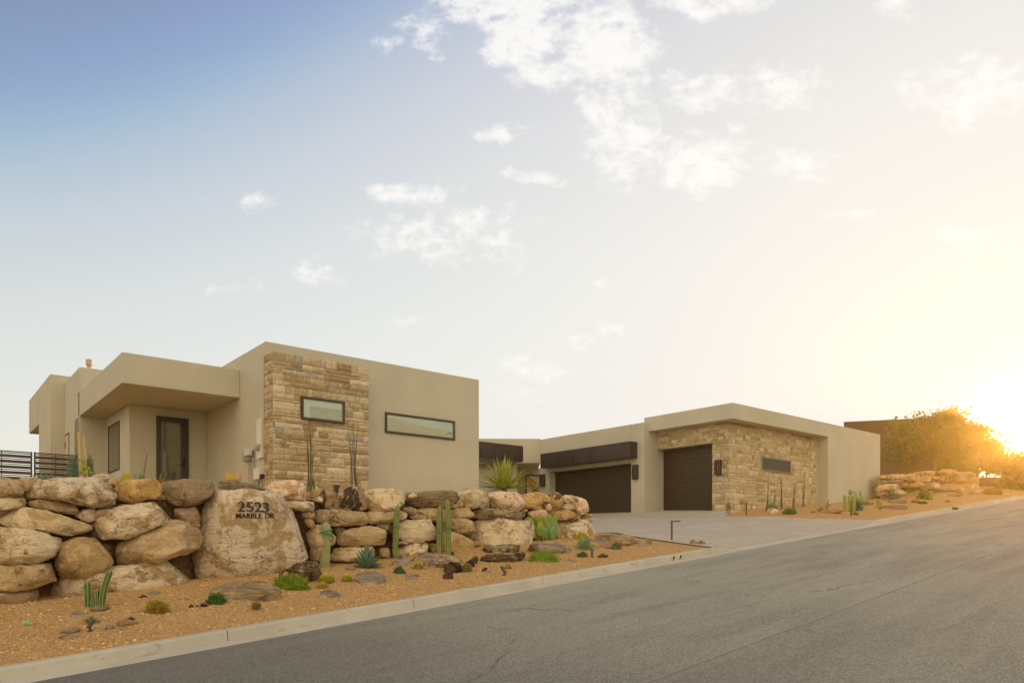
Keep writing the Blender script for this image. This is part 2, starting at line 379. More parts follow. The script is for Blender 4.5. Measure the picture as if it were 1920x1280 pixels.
def m_concrete(name,col,stain=.5,agg=False):
    m,nt,b=newmat(name); g=NB(nt); o=g.obj()
    n=g.noise(o,1.3,6,.6); n2=g.noise(g.map(o,sc=(.7,1,2.5)),4,7,.65,.6); f=g.noise(o,120,3,.65)
    c=g.mix(g.mr(n,.3,.7),tuple(q*.9 for q in col),tuple(q*1.08 for q in col))
    c=g.mix(g.mr(n2,.56,.72,0,stain),c,tuple(q*w for q,w in zip(col,(.60,.56,.50))))
    c=g.mix(g.mr(f,.4,.7,0,.3),c,tuple(q*.72 for q in col))
    h=f
    if agg:
        k=g.sep(g.vor(o,70,'F1','Color'))[0]
        c=g.mix(g.mr(k,.6,1,0,.5,False),c,tuple(min(1,q*1.35) for q in col)); c=g.mix(g.mr(k,.35,0,0,.5,False),c,tuple(q*.55 for q in col)); h=g.math('ADD',f,k)
        st_=g.noise(g.map(o,sc=(.35,1,1)),1.1,6,.6,.5); c=g.mix(g.mr(st_,.45,.7,0,.4),c,tuple(q*.76 for q in col))
    g.set(b.inputs['Base Color'],c); b.inputs['Roughness'].default_value=.88; b.inputs['Specular IOR Level'].default_value=.3
    g.set(b.inputs['Normal'],g.bump(h,.005,.7)); return m
M['gravel']=m_gravel(); M['dirt']=m_dirt(); M['asphalt']=m_asphalt()
M['kerb']=m_concrete('kerb concrete',(.52,.50,.42),.8); M['drive']=m_concrete('exposed aggregate concrete',(.51,.465,.385),.2,True)
# ------------------------------------------------------------------ ground
def lin(a,b,n): return [a+(b-a)*i/(n-1) for i in range(n)]
def rise(s,t):                                    # the land far and wide
    z=road(s)-.35
    if s<0: z=.085*s*max(0,1+s/400) -.35
    f=sst(-t,24,70); z=z*(1-f)+min(z,-3.0)*f
    f=sst(s,130,400); z=z*(1-f)+(-8)*f
    return z
S=[-400,-300,-200,-120,-80,-50]+lin(-40,130,86)+[140,160,180,200,240,300,400]
T=[-400,-300,-180,-120,-90,-70]+lin(-60,20,41)+[30,45,70,120,200,300,400]
grid('ground',S,T,rise,M['dirt'])
grid('road',lin(-30,110,141),lin(KT+.33,4,12),lambda s,t:road(s),M['asphalt'])
# far pavement verge on the viewer's side
grid('verge',lin(-30,110,71),lin(3.99,16,8),lambda s,t:road(s)+(.02 if t<4.2 else .12),M['gravel'])
def drive_l(t):
    P=[(-9.4,16.75),(-12.2,16.45),(-14,17.3),(-16,19.2),(-18.2,22),(-21,25),(-24,27)]
    for (a,b),(c,d) in zip(P,P[1:]):
        if t>=c: return b+(d-b)*min(1,max(0,(a-t)/(a-c)))
    return 27
def drive_r(t):
    P=[(-9.4,28.1),(-11.1,27.5),(-12.3,26.8),(-14.4,26.2),(-15.2,26.7),(-15.3,29.2),(-24,29.6)]
    for (a,b),(c,d) in zip(P,P[1:]):
        if t>=c: return b+(d-b)*min(1,max(0,(a-t)/(a-c)))
    return 29.6
# gravel beds (one sheet; the driveway lies 2 cm above it)
def intc(s,t): 
    return drive_l(t)+.25<s<drive_r(t)-.25
def terr_edge(t): return 14.9+max(0,-13-t)*1.1
def gskip(s,t):
    if s<16 and t<-14.6: return True
    if t<-14.6 and s<terr_edge(t)-.9: return True
    return intc(s,t) and t<-9.8
grid('gravel_bed',lin(-14,75,446),lin(KT-.14,-24.,140),bedn,M['gravel'],gskip)
# driveway
def drive():
    T_=lin(KT-.14,-23.5,60); n=36; vs=[];fs=[]
    for t in T_:
        a,b=drive_l(t),drive_r(t)
        for i in range(n):
            s=a+(b-a)*i/(n-1); vs.append((s,-t,bed(s,t)+.022))
    for i in range(len(T_)-1):
        for j in range(n-1): fs.append((i*n+j,i*n+j+1,(i+1)*n+j+1,(i+1)*n+j))
    # edge skirts
    k=len(vs)
    for e in (0,n-1):
        b0=len(vs)
        for i in range(len(T_)):
            x,y,z=vs[i*n+e]; vs.append((x,y,z-.2))
        for i in range(len(T_)-1): fs.append((i*n+e,(i+1)*n+e,b0+i+1,b0+i))
    o=MB(); o.add(vs,fs); ob=o.build('driveway',M['drive'],rz=A,smooth=False); ob['kind']='structure'
drive()
mt=simple('rusty steel',(.07,.05,.035),.7)
e=MB()
for P_ in ([(-9.7,)+(0,)],):
    pts=[]
    for t in lin(-9.75,-21,46):
        s=drive_l(t)-.02; pts.append((s,-t,bed(s,t)+.02))
    e.tube(pts,.012,5)
o=e.build('lawn_edging',mt,rz=A); tag(o,'thin dark steel edging strip between the gravel and the near side of the driveway','edging')
# kerb with joints, gutter
def kerb():
    mb=MB(); s=-14.+.0; js=[]
    x=4.0-3.05*7
    while x<75: js.append(x); x+=3.05
    for a,b in zip(js,js[1:]):
        a2,b2=a+.006,b-.006
        n=10; prev=None
        for i in range(n):
            s=a2+(b2-a2)*i/(n-1); z=road(s); h=kerbh(s)
            sec=[(s,-KT-.012,z-.2),(s,-KT+.0-.012,z),(s,-KT+.012,z+h-.02 if h>.03 else z+h*.5),(s,-KT+.035,z+h),(s,-KT+.155,z+h+.004),(s,-KT+.155,z-.2)]
            mb.v.extend(sec)
            k=len(mb.v)-6
            if i: 
                for j in range(5): mb.f.append((k-6+j,k-5+j,k+1+j,k+j)); mb.m.append(0)
            if i==0: mb.f.append(tuple(range(k,k+6))); mb.m.append(0)
            if i==n-1: mb.f.append(tuple(range(k,k+6))[::-1]); mb.m.append(0)
    # dark bed seen inside the joints
    o=mb.build('kerb',M['kerb'],rz=A); o['kind']='structure'
    kb=MB(); pr=None
    S_=lin(-14,75,240); vs=[]
    for s in S_: h=kerbh(s); vs+= [(s,-KT+.01,road(s)-.2),(s,-KT+.01,road(s)+max(.0,h-.045)),(s,-KT+.14,road(s)+max(0,h-.03)),(s,-KT+.14,road(s)-.2)]
    fs=[(i*4+j,i*4+j+1,i*4+j+5,i*4+j+4) for i in range(len(S_)-1) for j in range(3)]
    kb.add(vs,fs); o=kb.build('kerb_base',M['dirt'],rz=A); o['kind']='structure'
    g=grid('gutter',lin(-14,75,240),[KT+.012,KT+.04,KT+.20,KT+.34],lambda s,t:road(s)+.010-(.008 if t>KT+.3 else 0),M['gutter'])
M['gutter']=m_concrete('gutter concrete',(.55,.51,.42),.35)
kerb()
# drain pipes in the kerb and the kerb drain mouth
def pipes():
    pm=simple('yellowed plastic pipe',(.62,.55,.34),.5); dk=simple('dark pipe mouth',(.012,.009,.006),.9)
    r=empty('drain_pipe',(0,0,0),0,'pair of round drain pipe mouths in the kerb face below the two small stones','drain pipe')
    for u in (1262.5,1275.5):
        p=tplane(u,1042,KT+.02); s,t=st(p.x,p.y); x,y=xy(s,KT+.014)
        q=MB(); n=20
        P_=Vector((sA,-cA,0)); c=Vector((x,y,road(s)+.078)); d=Vector((cA,sA,.085)).normalized()
        vs=[];
        for k in range(n):
            a=2*math.pi*k/n; dv=d*math.cos(a)+Vector((0,0,1))*math.sin(a)
            vs+= [c+dv*.058-P_*.08,c+dv*.058+P_*.022,c+dv*.046+P_*.022,c+dv*.046-P_*.005]
        fs=[(4*k+j,4*k+j+1,4*((k+1)%n)+j+1,4*((k+1)%n)+j) for k in range(n) for j in range(3)]
        q.add(vs,fs); o=q.build('pipe_rim',pm,r)
        q=MB(); q.add([c+(d*math.cos(2*math.pi*k/n)+Vector((0,0,1))*math.sin(2*math.pi*k/n))*.048+P_*.012 for k in range(n)],[tuple(range(n))]); q.build('pipe_mouth',dk,r)
    p=tplane(1791,951,KT+.02); s,_=st(p.x,p.y)
    r2=empty('storm_drain',(0,0,0),0,'rectangular drain mouth in the kerb on the far side of the driveway','storm drain')
    q=MB(); z=road(s)
    q.box(s-.42,s+.42,-KT-.03,-KT-.014,z+.02,z+.125); o=q.build('drain_mouth',simple('rust dark opening',(.05,.026,.012),.9),r2,rz=A)
    q=MB()
    for a,b,c,d in ((s-.46,s-.42,.01,.14),(s+.42,s+.46,.01,.14),(s-.42,s+.42,.125,.14)): q.box(a,b,-KT-.04,-KT-.013,z+c,z+d)
    q.build('drain_frame',simple('rusty frame',(.16,.09,.04),.8),r2,rz=A)
pipes()
# terrace: flat planted ground behind the wall, with its steep soil face
def terrace():
    S_=lin(-14,24,77); fs=[];vs=[]
    T_=[-13.78,-13.82,-13.9]+lin(-14.05,-36,62)
    n=len(T_)
    for s in S_:
        for t in T_:
            e=terr_edge(t)
            ss_=min(s,e+.9)
            over=max(0,ss_-e)/.9
            zt=terr(min(ss_,e),t)+.03*noise.noise(Vector((s*1.3,t*1.3,0)))
            if t>-13.80: z=bed(s,t)-.3
            elif t>-13.85: z=bed(s,t)*.5+zt*.5
            else: z=zt
            z=z*(1-over)+(bed(ss_,t)-.25)*over
            vs.append((ss_,-t,z))
    for i in range(len(S_)-1):
        for j in range(n-1): fs.append((i*n+j,(i+1)*n+j,(i+1)*n+j+1,i*n+j+1))
    q=MB(); q.add(vs,fs); bm_=q.build('terrace',[M['gravel']],smooth=True,rz=A); bm_['kind']='structure'
    # soil packed behind the stones
    vs=[];fs=[];S2=lin(-14,15.6,150)
    H=lin(0,1,14)
    for s in S2:
        for h in H:
            z0=bed(s,-12.6)-.3; z1=terr(s,-13.3)-.10
            nz=noise.noise(Vector((s*1.7,h*3,5)))*.12
            vs.append((s,13.52+.12*h-nz,z0+(z1-z0)*h))
    n=len(H)
    for i in range(len(S2)-1):
        for j in range(n-1): fs.append((i*n+j,(i+1)*n+j,(i+1)*n+j+1,i*n+j+1))
    q=MB(); q.add(vs,fs); o=q.build('soil_bank',[M['dirt']],smooth=True,rz=A); o['kind']='structure'
terrace()

def pebbles():
    m,nt,b=newmat('loose golden stones'); g=NB(nt); r=g.n('ShaderNodeNewGeometry').outputs['Random Per Island']
    c=g.mix(g.mr(r,0,.6,0,1,False),(.42,.24,.09),(.85,.58,.28)); c=g.mix(g.mr(r,.85,1,0,.7,False),c,(.86,.70,.47)); c=g.mix(g.mr(g.math('FRACT',g.math('MULTIPLY',r,17.)),.88,.9,0,.8,False),c,(.20,.14,.10))
    g.set(b.inputs['Base Color'],c); b.inputs['Roughness'].default_value=.9
    rnd=random.Random(77); bm=bmesh.new(); bmesh.ops.create_icosphere(bm,subdivisions=1,radius=1); dv=[v.co.copy() for v in bm.verts]; fs=[tuple(v.index for v in f.verts) for f in bm.faces]; bm.free()
    V=[];F=[]
    for i in range(5200):
        s=-1+16.5*rnd.random()**1.25; t=-9.66-3.3*rnd.random(); z=bedn(s,t); R=.007+.013*rnd.random()**3; n=len(V); sc=(R*rnd.uniform(.8,1.4),R*rnd.uniform(.7,1.2),R*rnd.uniform(.5,.8))
        for d in dv:
            k=1+rnd.uniform(-.18,.18); V.append((s+d.x*sc[0]*k,-t+d.y*sc[1]*k,z+d.z*sc[2]*k+sc[2]*.3))
        F.extend([tuple(a+n for a in f) for f in fs])
    me=bpy.data.meshes.new('gravel_stones'); me.from_pydata(V,[],F); me.materials.append(m); o=bpy.data.objects.new('gravel_stones',me); COL.objects.link(o); o.rotation_euler=(0,0,A)
    tag(o,'loose golden stones strewn over the gravel bed along the kerb','gravel',kind='stuff')
pebbles()
# ------------------------------------------------------------------ building materials
M['bronze']=simple('dark bronze metal',(.050,.034,.024),.42,0.0,.08,5,spec=.5)
M['awning']=simple('bronze metal cladding',(.055,.038,.030),.38,.35,.15,1.2)
def m_gdoor():
    m,nt,b=newmat('dark ribbed garage door'); g=NB(nt); o=g.obj(); n=g.noise(g.map(o,sc=(1,1,14)),3,5,.6)
    c=g.mix(g.mr(n,.3,.7),(.050,.034,.017),(.040,.027,.014)); g.set(b.inputs['Base Color'],c); b.inputs['Roughness'].default_value=.5
    g.set(b.inputs['Normal'],g.bump(g.noise(o,300,2,.5),.001)); return m
M['gdoor']=m_gdoor()
def m_glass(name,tint,inner,refl=.45):
    m,nt,b=newmat(name); g=NB(nt); o=g.obj()
    n=g.noise(g.map(o,sc=(1,1,2)),1.6,3,.5)
    g.set(b.inputs['Base Color'],g.mix(g.mr(n,.35,.7),inner,tuple(q*.8 for q in inner))); b.inputs['Roughness'].default_value=.05
    b.inputs['Coat Weight'].default_value=.0 if refl<.05 else .6; b.inputs['Coat Roughness'].default_value=.02
    b.inputs['Specular IOR Level'].default_value=.2 if refl<.05 else .8
    gl=g.n('ShaderNodeBsdfGlossy',{'Color':tint,'Roughness':.03}); mx=g.n('ShaderNodeMixShader',{0:refl}); nt.links.new(b.outputs[0],mx.inputs[1]); nt.links.new(gl.outputs[0],mx.inputs[2])
    nt.links.new(mx.outputs[0],nt.nodes['Material Output'].inputs['Surface']); return m
M['glass']=m_glass('pale green window glass',(.42,.54,.45),(.27,.33,.245),.28)
M['glass_dark']=m_glass('dim door glass',(.55,.55,.42),(.10,.105,.055),.12)
M['glass_side']=m_glass('mirror window glass',(.42,.34,.18),(.045,.034,.014),.03)
M['white_box']=simple('painted meter box',(.74,.70,.60),.5,0,.04); M['grey_box']=simple('grey meter housing',(.32,.30,.27),.5,0,.06)
def m_stone():
    m,nt,b=newmat('split face travertine'); g=NB(nt); o=g.obj()
    at=g.n('ShaderNodeAttribute',attribute_name='Col').outputs['Color']
    n=g.noise(o,9,7,.68,.5); n2=g.noise(o,34,6,.7); n3=g.noise(o,3,5,.6)
    c=g.mix(g.mr(n,.50,.66,0,.62),at,g.mix(.55,at,(.30,.18,.07)))
    c=g.mix(g.mr(n,.46,.30,0,.5),c,(.86,.74,.52))
    n4=g.noise(o,75,4,.7); c=g.mix(g.mr(n2,.52,.66,0,.62),c,(.27,.19,.10)); c=g.mix(g.mr(n2,.45,.28,0,.6),c,(.95,.86,.66)); c=g.mix(g.mr(n4,.55,.7,0,.5),c,(.22,.15,.08))
    g.set(b.inputs['Base Color'],c); b.inputs['Roughness'].default_value=.92; b.inputs['Specular IOR Level'].default_value=.2
    g.set(b.inputs['Normal'],g.bump(g.math('ADD',n,g.math('MULTIPLY',n2,.9)),.05,1)); return m
M['stone']=m_stone(); M['mortar']=simple('stone joint mortar',(.26,.19,.10),.95)
PAL=[(.72,.63,.47),(.66,.56,.39),(.78,.70,.54),(.56,.46,.30),(.54,.43,.28),(.45,.34,.20),(.76,.68,.51),(.58,.55,.47),(.48,.48,.44),(.90,.83,.68),(.66,.56,.40),(.48,.38,.24)]
PW=[5,5,4,4,3.2,2.2,4,1.2,.9,2.2,5,2.2]
def cladding(name,parent,runs,pal=None,pw=PW,seed=1,hs=(.07,.09,.12,.145,.17,.21),wmul=.9):
    """split-face ashlar; runs = list of (origin2d, dir2d, normal2d, length, z0, z1, holes); corner stones meet at the run ends"""
    pal=[(a*.99,b*.97,c*.86) for a,b,c in (pal or PAL)]; rnd=random.Random(seed); V=[];F=[];C=[]
    for (o2,d2,n2,Lg,z0,z1,holes) in runs:
        z=z0
        rr=random.Random(seed*7)         # same courses on both faces of a corner
        while z<z1-.02:
            h=min(rr.choice(hs),z1-z)
            if z1-(z+h)<.07: h=z1-z
            x=-rnd.random()*.3
            while x<Lg:
                wd=rnd.choice((.16,.22,.3,.38,.48,.6,.78))*wmul*(1.1 if h<.15 else 1)
                a,b=max(0,x),min(Lg,x+wd); x+=wd
                if b-a<.02: continue
                if Lg-b<.09: b=Lg; x=Lg
                segs=[(a,b,z,z+h)]
                for (ha,hb,hz0,hz1) in holes:
                    ns=[]
                    for (p,q,r,s) in segs:
                        if q<=ha or p>=hb or s<=hz0 or r>=hz1: ns.append((p,q,r,s)); continue
                        if p<ha: ns.append((p,ha,r,s))
                        if q>hb: ns.append((hb,q,r,s))
                        if r<hz0: ns.append((max(p,ha),min(q,hb),r,hz0))
                        if s>hz1: ns.append((max(p,ha),min(q,hb),hz1,s))
                    segs=ns
                col=rnd.choices(pal,pw)[0]; k=rnd.uniform(.92,1.08); col=tuple(q*k for q in col)
                pro=.012+.022*rnd.random()
                for (p,q,r,s) in segs:
                    if q-p<.012 or s-r<.012: continue
                    gx=.003; nx=max(2,int((q-p)/.045)); nz=max(2,int((s-r)/.045)); base=len(V)
                    for i in range(nx+1):
                        for j in range(nz+1):
                            fx=i/nx; fz=j/nz; X=p+gx+(q-p-2*gx)*fx; Z=r+gx+(s-r-2*gx)*fz
                            edge=min(fx*(q-p),(1-fx)*(q-p),fz*(s-r),(1-fz)*(s-r))
                            w_=(X+o2[0]*3+o2[1]*5)
                            e=pro*min(1,.45+edge/.02)+.016*noise.noise(Vector((w_*9,Z*11,seed)))+.009*noise.noise(Vector((w_*27,Z*27,seed)))
                            if edge<.001: e=-.02 if False else e*.35
                            V.append((o2[0]+d2[0]*X+n2[0]*e,o2[1]+d2[1]*X+n2[1]*e,Z))
                    for i in range(nx):
                        for j in range(nz):
                            F.append((base+i*(nz+1)+j,base+(i+1)*(nz+1)+j,base+(i+1)*(nz+1)+j+1,base+i*(nz+1)+j+1)); C.append(col)
                    # side skirts back to the wall
                    ring=[base+i*(nz+1) for i in range(nx+1)]+[base+nx*(nz+1)+j for j in range(1,nz+1)]+[base+i*(nz+1)+nz for i in range(nx-1,-1,-1)]+[base+j for j in range(nz-1,0,-1)]
                    b2=len(V)
                    for k in ring:
                        v=V[k]; 
                        V.append((v[0]-n2[0]*.03,v[1]-n2[1]*.03,v[2]))
                    for k in range(len(ring)):
                        F.append((ring[k],ring[(k+1)%len(ring)],b2+(k+1)%len(ring),b2+k)); C.append(tuple(q*.8 for q in col))
            z+=h
    me=bpy.data.meshes.new(name); me.from_pydata(V,[],F); me.materials.append(M['stone'])
    at=me.color_attributes.new('Col','FLOAT_COLOR','CORNER'); arr=np.ones((len(me.loops),4),np.float32); li=0
    fs=[len(f) for f in F]; arr[:,:3]=np.repeat(np.array(C,np.float32),fs,axis=0); at.data.foreach_set('color',arr.ravel())
    o=bpy.data.objects.new(name,me); COL.objects.link(o); o.parent=parent; return o
# ------------------------------------------------------------------ the house, frame H: x = a along r, y = b along l, origin at the front corner
C0=((498-960)/FPX*19.5,19.5); HRZ=math.atan2(rv[1],rv[0])
def Hxy(a,b,O=C0): return (O[0]+a*rv[0]+b*lv[0],O[1]+a*rv[1]+b*lv[1])
def ha(u,b,O=C0):                                 # a where the plane b meets the sight line u
    k=(u-960)/FPX; X,Y=Hxy(0,b,O); return (k*Y-X)/(rv[0]-k*rv[1])
def hb(u,a,O=C0):
    k=(u-960)/FPX; X,Y=Hxy(a,0,O); return (k*Y-X)/(lv[0]-k*lv[1])
def hz(v,a,b,O=C0): return CZ+(HZ-v)/FPX*Hxy(a,b,O)[1]
F0=((1373.75-960)/FPX*30,30.0)
house=empty('house',(C0[0],C0[1],0),HRZ,'long low tan stucco house with flat roofs, stone cladding and two dark garage doors','house')
Z0=2.3
def wl(*bxs,name='wall',mat='stucco',bev=.018,par=house,off=(0,0)):
    q=MB()
    for b in bxs: q.box(b[0]+off[0],b[1]+off[0],b[2]+off[1],b[3]+off[1],b[4],b[5])
    return q.build(name,M[mat],par,bevel=bev)
# main front block
wl((0,7.2,0,8,Z0,7.11))
sa1=ha(692,-.6)
wl((-.03,sa1,-.57,.05,Z0,6.69),name='stone_backing',mat='mortar',bev=0)
w1=(ha(564.5,-.6),ha(645.5,-.6)); w1z=(5.01,5.63)
cladding('stone_cladding',house,[((-.03,-.58),(1,0),(0,-1),sa1+.03,Z0,6.71,[(w1[0]+.03,w1[1]-.03,w1z[0]+.03,w1z[1]-.03)]),
   ((-.03,.0),(0,-1),(-1,0),.58,Z0,6.71,[])],seed=3)
def window(a0,a1,b,z0,z1,glass='glass',axis='x',out=-1,fw=.055,par=house,off=(0,0),fd=.05,name='window',mull=None,frm='bronze'):
    """frame with a pane set back in it; axis x: on a plane b=const, axis y: on a plane a=const (a0,a1 are then b values)"""
    f=MB(); 
    def bx(m,p,q_,d0,d1,r,s):
        lo,hi=sorted((b+out*d0,b+out*d1))
        if axis=='x': m.box(p+off[0],q_+off[0],lo+off[1],hi+off[1],r,s)
        else: m.box(lo+off[0],hi+off[0],p+off[1],q_+off[1],r,s)
    bx(f,a0,a1,-.10,fd,z0,z0+fw); bx(f,a0,a1,-.10,fd,z1-fw,z1); bx(f,a0,a0+fw,-.10,fd-.002,z0+fw,z1-fw); bx(f,a1-fw,a1,-.10,fd-.002,z0+fw,z1-fw)
    o=f.build(name,M[frm],par,bevel=.004)
    i=MB(); k=.014
    bx(i,a0+fw,a1-fw,.004,fd-.014,z0+fw,z0+fw+k); bx(i,a0+fw,a1-fw,.004,fd-.014,z1-fw-k,z1-fw); bx(i,a0+fw,a0+fw+k,.004,fd-.016,z0+fw+k,z1-fw-k); bx(i,a1-fw-k,a1-fw,.004,fd-.016,z0+fw+k,z1-fw-k)
    if axis=='x' and glass=='glass': i.build('glazing_bead',simple('grey seal',(.25,.23,.17),.6),o)
    g=MB(); bx(g,a0+fw*.9,a1-fw*.9,.006,.012,z0+fw*.9,z1-fw*.9); g.build('glass_pane',M[glass],o)
    return o
wf1=window(w1[0],w1[1],-.6,w1z[0],w1z[1])
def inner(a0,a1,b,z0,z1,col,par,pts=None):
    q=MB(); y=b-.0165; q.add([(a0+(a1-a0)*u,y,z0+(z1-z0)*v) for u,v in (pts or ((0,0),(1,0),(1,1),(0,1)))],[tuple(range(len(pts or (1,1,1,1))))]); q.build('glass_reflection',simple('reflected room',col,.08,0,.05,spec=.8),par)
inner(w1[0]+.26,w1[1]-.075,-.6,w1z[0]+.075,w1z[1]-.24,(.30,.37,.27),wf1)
w2=(ha(721.6,0),ha(852,0)); wf2=window(w2[0],w2[1],0,5.0,5.62)
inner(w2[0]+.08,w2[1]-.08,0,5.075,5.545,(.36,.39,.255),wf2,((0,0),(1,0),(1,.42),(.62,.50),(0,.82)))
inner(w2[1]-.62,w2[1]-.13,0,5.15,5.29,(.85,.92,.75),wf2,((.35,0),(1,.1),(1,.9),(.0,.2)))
# covered entry left of it
b0c=hb(450,0.0); zc0,zc1=5.89,6.71; aL=-3.08; bA=hb(149.25,aL); bD=hb(388,0)
wl((aL,-.0,b0c,bA+.3,zc0,zc1),name='entry_canopy',bev=.02)
aw=-2.28
wl((aL,aw,bA,bA+1,Z0,zc0-.003)); wl((aw,-.002,bD,bA+1.2,Z0,zc0-.002))
wl((aL,4,bA+.003,hb(121.25,aL),Z0,7.52))
b3=hb(121.25,aL); a3=ha(94,b3); b3m=hb(73,a3); b3e=hb(54.5,a3)
wl((a3,4,b3,b3m,Z0,7.78)); wl((a3,4,b3m+.002,b3e,6.36,7.779),name='roof_overhang'); wl((a3+1.3,4,b3m+.001,b3e-.6,Z0,6.359))
# soffit step line, soffit light
q=MB(); q.tube([(ha(324,3.6),3.6,zc0+.002),(ha(324,3.6),3.6,zc0-.012)],[.075,.07],20); q.build('soffit_light',simple('white light trim',(.62,.56,.44),.5),house)
# side window and glass door
wb0,wb1=hb(224.5,aw),hb(203.8,aw)
window(wb0,wb1,aw,hz(880,aw,wb0),hz(787.5,aw,wb0),'glass_dark','y',-1,.05,fd=.03)
d0,d1=ha(293,bD),ha(353,bD); dz1=hz(779,d0,bD)
q=MB(); fw=.07
q.box(d0,d0+fw,bD-.05,bD+.1,PAD,dz1-fw); q.box(d1-fw,d1,bD-.05,bD+.1,PAD,dz1-fw); q.box(d0,d1,bD-.052,bD+.1,dz1-fw,dz1)
dr=q.build('front_door',M['bronze'],house,bevel=.004)
q=MB(); s0=.10
q.box(d0+fw,d0+fw+s0*.6,bD-.035,bD+.02,PAD+.02,dz1-fw); q.box(d1-fw-s0*1.6,d1-fw,bD-.035,bD+.02,PAD+.02,dz1-fw); q.box(d0+fw+s0*.6,d1-fw-s0*1.6,bD-.034,bD+.02,dz1-fw-.09,dz1-fw); q.box(d0+fw+s0*.6,d1-fw-s0*1.6,bD-.034,bD+.02,PAD+.02,PAD+.24)
q.build('door_leaf',M['bronze'],dr,bevel=.003)
q=MB(); q.box(d0+fw,d1-fw,bD-.01,bD-.004,PAD,dz1-fw); q.build('door_glass',M['glass_dark'],dr)
q=MB(); hx=d1-fw-.07; q.tube([(hx,bD-.035,PAD+1.02),(hx,bD-.09,PAD+1.02)],.012,8); q.tube([(hx+.01,bD-.09,PAD+1.02),(hx-.15,bD-.09,PAD+1.02)],.010,8); q.box(hx-.03,hx+.03,bD-.042,bD-.034,PAD+.95,PAD+1.24); q.build('door_handle',simple('black handle',(.02,.016,.012),.35,.6),dr)
# small pale service door on the left flank
sb0,sb1=hb(129.5,aL),hb(123,aL)
q=MB(); q.box(aL-.012,aL+.02,sb0,sb1,PAD,hz(813,aL,sb0)); sd_=q.build('service_door',simple('painted door',(.58,.49,.34),.6),house); q=MB(); q.box(aL-.02,aL-.011,sb0-.04,sb0,PAD,hz(813,aL,sb0)+.04); q.box(aL-.02,aL-.011,sb0-.04,sb1,hz(813,aL,sb0),hz(813,aL,sb0)+.045);q.build('door_trim',M['bronze'],sd_)
q=MB(); zb=PAD+1.9; q.box(aL-.03,aL-.02,sb1-.10,sb1-.03,hz(835,aL,sb1)-.1,hz(829,aL,sb1)); q.build('door_handle',M['bronze'],sd_)
# round roof vent
vx,vy=ha(167.3,bA+1.6),bA+1.6
q=MB(); q.tube([(vx,vy,7.4),(vx,vy,7.92),(vx,vy,7.94),(vx,vy,7.98),(vx,vy,8.13),(vx,vy,8.16),(vx,vy,8.18)],[.07,.07,.09,.11,.11,.09,.04],20); q.build('roof_vent',simple('cream vent cap',(.50,.40,.25),.55),house,smooth=False)
# meters on the left flank by the stone corner
def side_a(u): return hb(u,0)
def zzz(v,b): return hz(v,0,b)
q=MB(); pb0=.10; pb1=side_a(486.8)
q.box(-.09,0,pb0,pb1,zzz(860,pb1),zzz(787,pb1)); ep=q.build('electric_panel',M['white_box'],house,bevel=.006)
q=MB(); cb=(pb0+pb1)/2; zc=zzz(839,cb); q.tube([(-.085,cb,zc),(-.12,cb,zc),(-.125,cb,zc),(-.19,cb,zc),(-.20,cb,zc)],[.105,.105,.085,.085,.05],20); q.build('electric_meter',simple('meter glass',(.45,.45,.42),.2,.3),ep)
for _k in (0,1):
    q=MB()
    if _k: q.tube([(-.10,cb-.11,zc+.02),(-.12,cb-.16,zc+.06)],.012,6)
    else: q.box(-.1,-.09,cb+.1,cb+.13,zzz(866,cb),zzz(862,cb))
    q.build('warning_tag',simple('red tag',(.45,.05,.02),.5),ep)
q=MB(); b1_,b2_=side_a(476),side_a(463); q.box(-.13,0,b1_,b2_,zzz(862.5,b1_),zzz(843,b1_)); mb1=q.build('junction_box',M['grey_box'],house,bevel=.006)
q=MB(); b1_,b2_=side_a(479.5),side_a(471); q.box(-.22,-.10,b1_,b2_,zzz(854,b1_),zzz(840,b1_)); q.build('box_cover',simple('white plastic cover',(.62,.60,.56),.4),mb1,bevel=.012)
q=MB()
for u in (469.5,473,477.2,479.3): bb=side_a(u); q.tube([(-.05,bb,zzz(858,bb)),(-.05,bb,PAD-.1)],.016,8)
q.build('conduit',simple('grey conduit',(.45,.40,.32),.5),mb1)
q=MB(); b1_,b2_=side_a(490.6),side_a(481); q.box(-.09,0,b1_,b2_,zzz(897.5,b1_),zzz(877,b1_)); bx_=q.build('utility_box',M['white_box'],house,bevel=.006)
q=MB(); bb=(b1_+b2_)/2; q.tube([(-.04,bb,zzz(897,bb)),(-.04,bb,PAD-.1)],.02,8); q.build('conduit',simple('blue grey pipe',(.22,.26,.32),.5),bx_)
q=MB(); b1_=side_a(497.5); q.box(-.12,-.02,b1_-.05,b1_+.10,PAD+.28,PAD+.40); q.box(-.16,-.02,b1_-.06,b1_-.04,PAD+.30,PAD+.36); q.tube([(-.08,b1_+.1,PAD+.3),(-.1,b1_+.2,PAD+.1),(-.09,b1_+.22,PAD-.1)],.012,6); q.tube([(-.08,b1_+.02,PAD+.3),(-.08,b1_+.03,PAD+.1),(-.09,b1_+.05,PAD-.1)],.012,6); q.build('faucet',simple('black fitting',(.03,.02,.015),.5),house)
# ------------------------------------------------------------------ garage side (same axes, origin moved to the roof corner)
OG=((F0[0]-C0[0])*rv[0]+(F0[1]-C0[1])*rv[1],(F0[0]-C0[0])*lv[0]+(F0[1]-C0[1])*lv[1])
def gw(*b,**k): return wl(*b,off=OG,**k)
zt,zf=7.51,6.86; fb=3.03
def gz(v,a,b): return hz(v,a,b,F0)
bR=4.457; sa=.55; a_st=ga=ha(1530,.55,F0); aSt=8.05
gw((0,aSt,0,4.72,zf,zt),name='roof_fascia',bev=.004)
gw((aSt,13.72,0.0,9,Z0,zt-.0005),bev=.004); 
gw((a_st,aSt+.01,.55,3,Z0,zf-.003))
